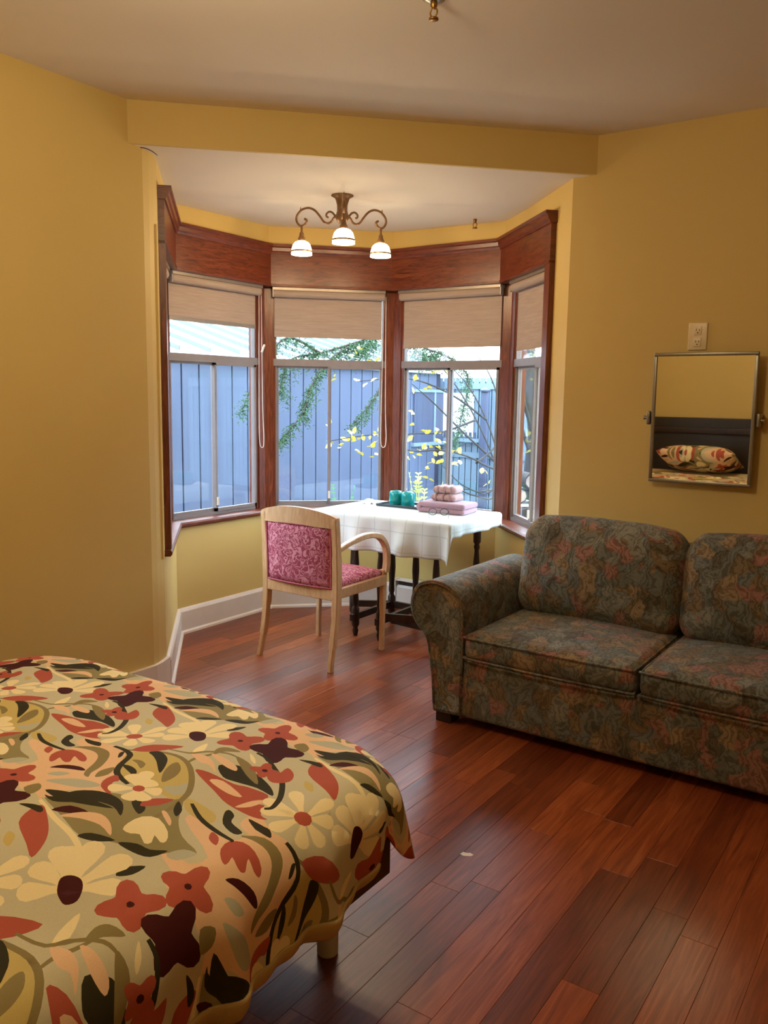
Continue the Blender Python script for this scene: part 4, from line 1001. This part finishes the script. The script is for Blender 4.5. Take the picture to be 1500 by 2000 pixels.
# trees and shrubs
def grow(name, label, cat, base, trunk, r0, r1, mat='bark'):
    t = thing(name, label, cat, base); b = Vector(base)
    P = spline(trunk, 6); n = len(P); build('trunk', Geo().tube([p-b for p in P], [r0+(r1-r0)*i/(n-1) for i in range(n)], 10), mat, t, True)
    return t, b
def dn(p): return Vector((p.x, p.y, GZ))
tt = dn(at_d(769, 800, 8.6))
cd_, cb_ = grow('cedar_tree', 'green drooping cedar tree with sprays hanging across the windows', 'tree', tt, [tt, tt+Vector((0, 0, 1.2)), tt+Vector((.03, .02, 2.6)), tt+Vector((.05, 0, 4.2))], .06, .02)
cr = random.Random(5)
def cedar_branch(pts, dens=1.0, spread=.16, leaves=True):
    P = spline([at_d(*p) for p in pts], 6); n = len(P)
    br = build('branch', Geo().tube([p-cb_ for p in P], [.014-.011*i/(n-1) for i in range(n)], 6), 'bark', cd_, True)
    g = Geo()
    for i in range(n):
        for _ in range(int(9*dens)):
            s = P[i]+Vector((cr.uniform(-.02, .02),)*3); dr = Vector((cr.uniform(-1, 1), cr.uniform(-1, 1), cr.uniform(-1.3, .2))).normalized(); Lb = spread*cr.uniform(.4, 1.0)
            for k in range(7):
                q = s+dr*(Lb*k/6)+Vector((0, 0, -.05*(k/6)**2))
                a = Vector((cr.uniform(-1, 1), cr.uniform(-1, 1), cr.uniform(-1, .3))).normalized(); b_ = a.cross(dr).normalized()*.006; Lf = .036*cr.uniform(.6, 1.2)
                g.add([q-cb_, q+a*Lf*.5+b_-cb_, q+a*Lf-cb_, q+a*Lf*.5-b_-cb_, q+a*Lf*.5+b_.cross(a)*.8-cb_], [(0, 1, 4), (1, 2, 4), (2, 3, 4), (3, 0, 4), (0, 3, 2, 1)])
    f = build('foliage', g, 'cedar_green', br); f['kind'] = 'stuff'
cedar_branch([(769, 640, 8.5), (700, 668, 8.2), (645, 702, 7.9), (608, 755, 7.7), (592, 806, 7.6), (547, 860, 7.4)], 1.0, .11)
cedar_branch([(700, 668, 8.2), (625, 690, 7.9), (565, 705, 7.7), (545, 770, 7.6)], 1.3, .16)
cedar_branch([(625, 690, 7.9), (560, 660, 7.6), (510, 720, 7.3), (472, 802, 7.1)], .9, .12)
cedar_branch([(769, 690, 8.4), (738, 768, 8.0), (692, 826, 7.8)], .9, .10)
cedar_branch([(769, 630, 8.4), (735, 655, 8.2), (700, 690, 8.0)], 2.0, .16)
cedar_branch([(769, 650, 8.4), (830, 680, 8.3), (880, 700, 8.1), (915, 740, 8.0), (905, 800, 7.9), (890, 860, 7.8)], .9, .11)
cedar_branch([(769, 640, 8.4), (820, 690, 8.2), (850, 695, 8.1)], 2.0, .14)
ts = dn(at_d(984, 985, 7.2))
yl = thing('yellow_leaf_shrub', 'bare twiggy shrub with yellow autumn leaves outside the bay', 'shrub', ts)
stems = [[(984, 985, 7.2), (965, 900, 7.2), (930, 820, 7.2), (895, 760, 7.2), (850, 700, 7.2), (820, 660, 7.2)], [(984, 985, 7.2), (975, 900, 7.25), (950, 820, 7.3), (915, 755, 7.3), (880, 715, 7.3), (850, 670, 7.3)],
         [(984, 960, 7.2), (940, 905, 7.1), (870, 880, 7.0), (800, 880, 6.9), (740, 850, 6.9), (640, 862, 6.8)], [(965, 900, 7.2), (900, 840, 7.1), (850, 790, 7.1), (805, 750, 7.0)],
         [(984, 900, 7.3), (976, 800, 7.3), (960, 740, 7.3), (930, 690, 7.3)], [(930, 820, 7.2), (860, 845, 7.1), (790, 850, 7.0), (745, 890, 6.9)], [(984, 970, 7.1), (945, 965, 7.0), (900, 945, 7.0), (860, 905, 6.9)],
         [(950, 820, 7.3), (880, 770, 7.2), (800, 740, 7.1), (700, 745, 7.0)], [(984, 960, 7.3), (984, 850, 7.4), (983, 760, 7.4)], [(984, 985, 7.1), (930, 960, 7.0), (905, 955, 7.0)], [(930, 905, 7.1), (975, 860, 7.2), (984, 780, 7.3)],
         [(984, 990, 6.9), (950, 975, 6.7), (905, 960, 6.7), (870, 935, 6.8)]]
for st in stems:
    P = [at_d(*p) for p in st]; P = ([ts]+P if st[0][1] > 950 else P); P = spline(P, 5); n = len(P)
    build('stem', Geo().tube([p-ts for p in P], [.011-.008*i/(n-1) for i in range(n)], 6), 'twig', yl, True)
spots = [(643, 828), (638, 865), (655, 872), (672, 866), (690, 848), (700, 858), (715, 862), (730, 850), (742, 842), (720, 872), (737, 864), (702, 886), (735, 892), (700, 745), (722, 747), (660, 736), (742, 782), (690, 690), (710, 685), (725, 700),
         (810, 740), (832, 754), (790, 752), (803, 768), (803, 808), (800, 833), (828, 849), (853, 844), (803, 862), (788, 890), (806, 885), (822, 880), (850, 868), (862, 866), (856, 888), (870, 900), (845, 905), (886, 880), (896, 884), (836, 914), (900, 905), (946, 930), (948, 946), (855, 724), (872, 728), (800, 720), (840, 935), (815, 945)]
lr = random.Random(9); lf = None
for sx, sy in spots:
    for k in range(3 if 840 < sy < 912 else 2):
        if lf is None:
            g = Geo(); V = [(0, 0, 0), (.012, .016, .003), (.013, .030, .004), (.008, .044, .002), (0, .055, -.004), (-.008, .044, .002), (-.013, .030, .004), (-.012, .016, .003), (0, .028, -.002)]
            g.add(V, [(0, 1, 8), (1, 2, 8), (2, 3, 8), (3, 4, 8), (4, 5, 8), (5, 6, 8), (6, 7, 8), (7, 0, 8)]); lf = build('leaf', g, 'leaf_yellow', yl, True); o = lf
        else: o = lf.copy(); COL.objects.link(o); o.parent = yl
        p = at_d(sx+lr.uniform(-7, 7), sy+lr.uniform(-5, 5), lr.uniform(6.75, 7.1)); o.location = p-ts
        o.rotation_euler = (lr.uniform(-.6, 1.4), lr.uniform(-.8, .8), lr.uniform(0, 6.28)); s = lr.uniform(.75, 1.25); o.scale = (s*1.3, s, s)
tr = dn(at_d(1040, 850, 8.4))
grow('garden_tree', 'mossy tree trunk seen through the narrow right side window', 'tree', tr, [tr, at_d(1036, 930, 8.4), at_d(1043, 850, 8.4), at_d(1037, 780, 8.4), at_d(1036, 700, 8.4), at_d(1032, 600, 8.4)], .075, .05)
tro = bpy.data.objects['garden_tree']
for pts in ([(1042, 860, 8.4), (1033, 820, 8.3), (1022, 785, 8.2)], [(1040, 900, 8.4), (1030, 870, 8.3), (1020, 840, 8.2)], [(1043, 830, 8.4), (1052, 780, 8.4), (1053, 720, 8.4)]):
    build('branch', Geo().tube([at_d(*p)-tr for p in spline(pts, 4)], .02, 6), 'bark', tro, True)
# white garden rack with split logs, low in the right side window
rk = dn(at_d(1030, 1000, 7.6)); za = at_d(1030, 985, 7.6).z
t = thing('garden_rack', 'white slatted garden rack outside the right side window', 'rack', rk, YAW)
for x in (-.20, .20):
    for y in (-.14, .14): build('post', Geo().box(x-.015, x+.015, y-.015, y+.015, 0, za-GZ), 'white_paint', t)
for k in range(4): build('slat', Geo().box(-.24, .24, -.16+k*.09, -.09+k*.09, za-GZ, za-GZ+.02), 'white_paint', t)
for z in (.72, .88): build('rail', Geo().box(-.22, .22, -.165, -.15, z*(za-GZ)-.015, z*(za-GZ)+.015), 'white_paint', t)
lgr = random.Random(4)
for k, (dx, dz, lb) in enumerate(((-.10, .075, 'split log at the left of the lower row on the white rack'), (.06, .075, 'split log at the right of the lower row on the white rack'), (-.02, .205, 'split log resting on top of the two others on the white rack'))):
    c = rk+rotz((dx, -.02, za-GZ+.02+dz), YAW)
    l = thing('firewood_log', lb, 'log', c, YAW+.1*k, 'logs on the rack')
    P = [(0, -.13, 0), (0, .13, 0)]; build('bark_side', Geo().tube(P, .072, 9), 'bark', l, 'auto'); build('cut_end', Geo().tube([(0, -.134, 0), (0, -.13, 0)], .06, 9), 'stone', l)
def tuft(name, label, base, n, h, spread, mat, w=.006, seed=1):
    t = thing(name, label, 'plant', base); r = random.Random(seed)
    for k in range(n):
        a = r.uniform(0, 6.28); s = spread*r.uniform(.3, 1); hh = h*r.uniform(.7, 1.05)
        P = spline([(0, 0, 0), (.3*s*math.cos(a), .3*s*math.sin(a), hh*.5), (.7*s*math.cos(a), .7*s*math.sin(a), hh*.85), (s*math.cos(a), s*math.sin(a), hh)], 4)
        st = build('frond', Geo().tube(P, .003, 5), mat, t, True); g = Geo()
        for i in range(6, len(P)):
            for sg in (-1, 1):
                d = Vector((-math.sin(a)*sg, math.cos(a)*sg, .35)).normalized()*w*5*(1.15-i/len(P)*.6); q = P[i]; e = Vector((0, 0, w))
                g.add([q-e, q+d*.5-e*.7, q+d, q+d*.5+e*.8, q+e*.5], [(0, 1, 4), (1, 2, 3), (1, 3, 4)])
        build('leaflet', g, mat, st)
    return t
p = at_d(660, 985, 7.0); tuft('fern', 'bright green fern growing close outside the middle window', dn(p), 7, at_d(664, 935, 7.0).z-GZ, .16, 'fern_green', .008, 2)
p = at_d(822, 985, 6.7); tuft('pale_shrub', 'pale leafy shrub outside the right window behind the mugs', dn(p), 16, at_d(822, 935, 6.7).z-GZ, .20, 'leaf_pale', .011, 6)
# added hedge, out of view, keeps bright sky out of the pane reflections
hg = thing('sky_screen_hedge', 'tall added hedge screening off the sky beyond the picket fence', 'hedge', (-.8, 12.6, GZ))
for k in range(9):
    g = Geo().rbox(-4.4+k*1.5, -2.95+k*1.5, -.6, .6, 0, 4.2+.25*math.sin(k*2.1), .35, 4, 9)
    g.v = [tuple(Vector(v)*1.0+Vector((1, 1, .6 if v[2] > .3 else 0))*(.16*noise.noise(Vector(v)*2.6+Vector((k*5, 0, 0))))) for v in g.v]
    build('bush', g, 'cedar_green', hg, True)
# plaster crack at the head of the left return, and a paint scuff on the floor
build('plaster_crack', Geo().tube(spline([at_z(px, py, ZB-.001) for px, py in ((268, 287), (283, 289), (297, 295), (309, 304))], 4), [.0005]+[.0028]*11+[.0005], 6), 'dark_hole', bpy.data.objects['wall_return'], True)
c = at_z(912, 1668, .0004)
build('paint_scuff', Geo().prism([(c.x+dx, c.y+dy) for dx, dy in ((-.018, -.012), (-.004, -.016), (.016, -.004), (.02, .008), (.006, .012), (-.006, .004), (-.016, .004))], 'z', .0001, .0006), 'white_trim', fl)
# white convector along the foot of the wall behind the table
hx = thing('baseboard_heater', 'low white baseboard heater on the wall behind the table', 'heater', fx(3, .42, 0, 0))
ho = fx(3, .42, 0, 0)
def hl(g): g.v = [tuple(Vector(v)-ho) for v in g.v]; return g
build('casing', hl(fprism(3, [(.024, .02), (.075, .02), (.078, .035), (.078, .15), (.066, .165), (.024, .165)], .12, .78)), 'white_trim', hx)
build('top_plate', hl(fprism(3, [(.024, .195), (.08, .195), (.084, .20), (.024, .207)], .12, .78)), 'white_trim', hx)
build('slot_shade', hl(fprism(3, rect(.026, .06, .165, .195), .13, .77)), 'dark_hole', hx)  # solid dark bar in the slot, its shade given as colour
for xe in (.105, .78): build('end_cap', hl(fprism(3, rect(.023, .086, .0, .21), xe, xe+.015)), 'white_trim', hx)
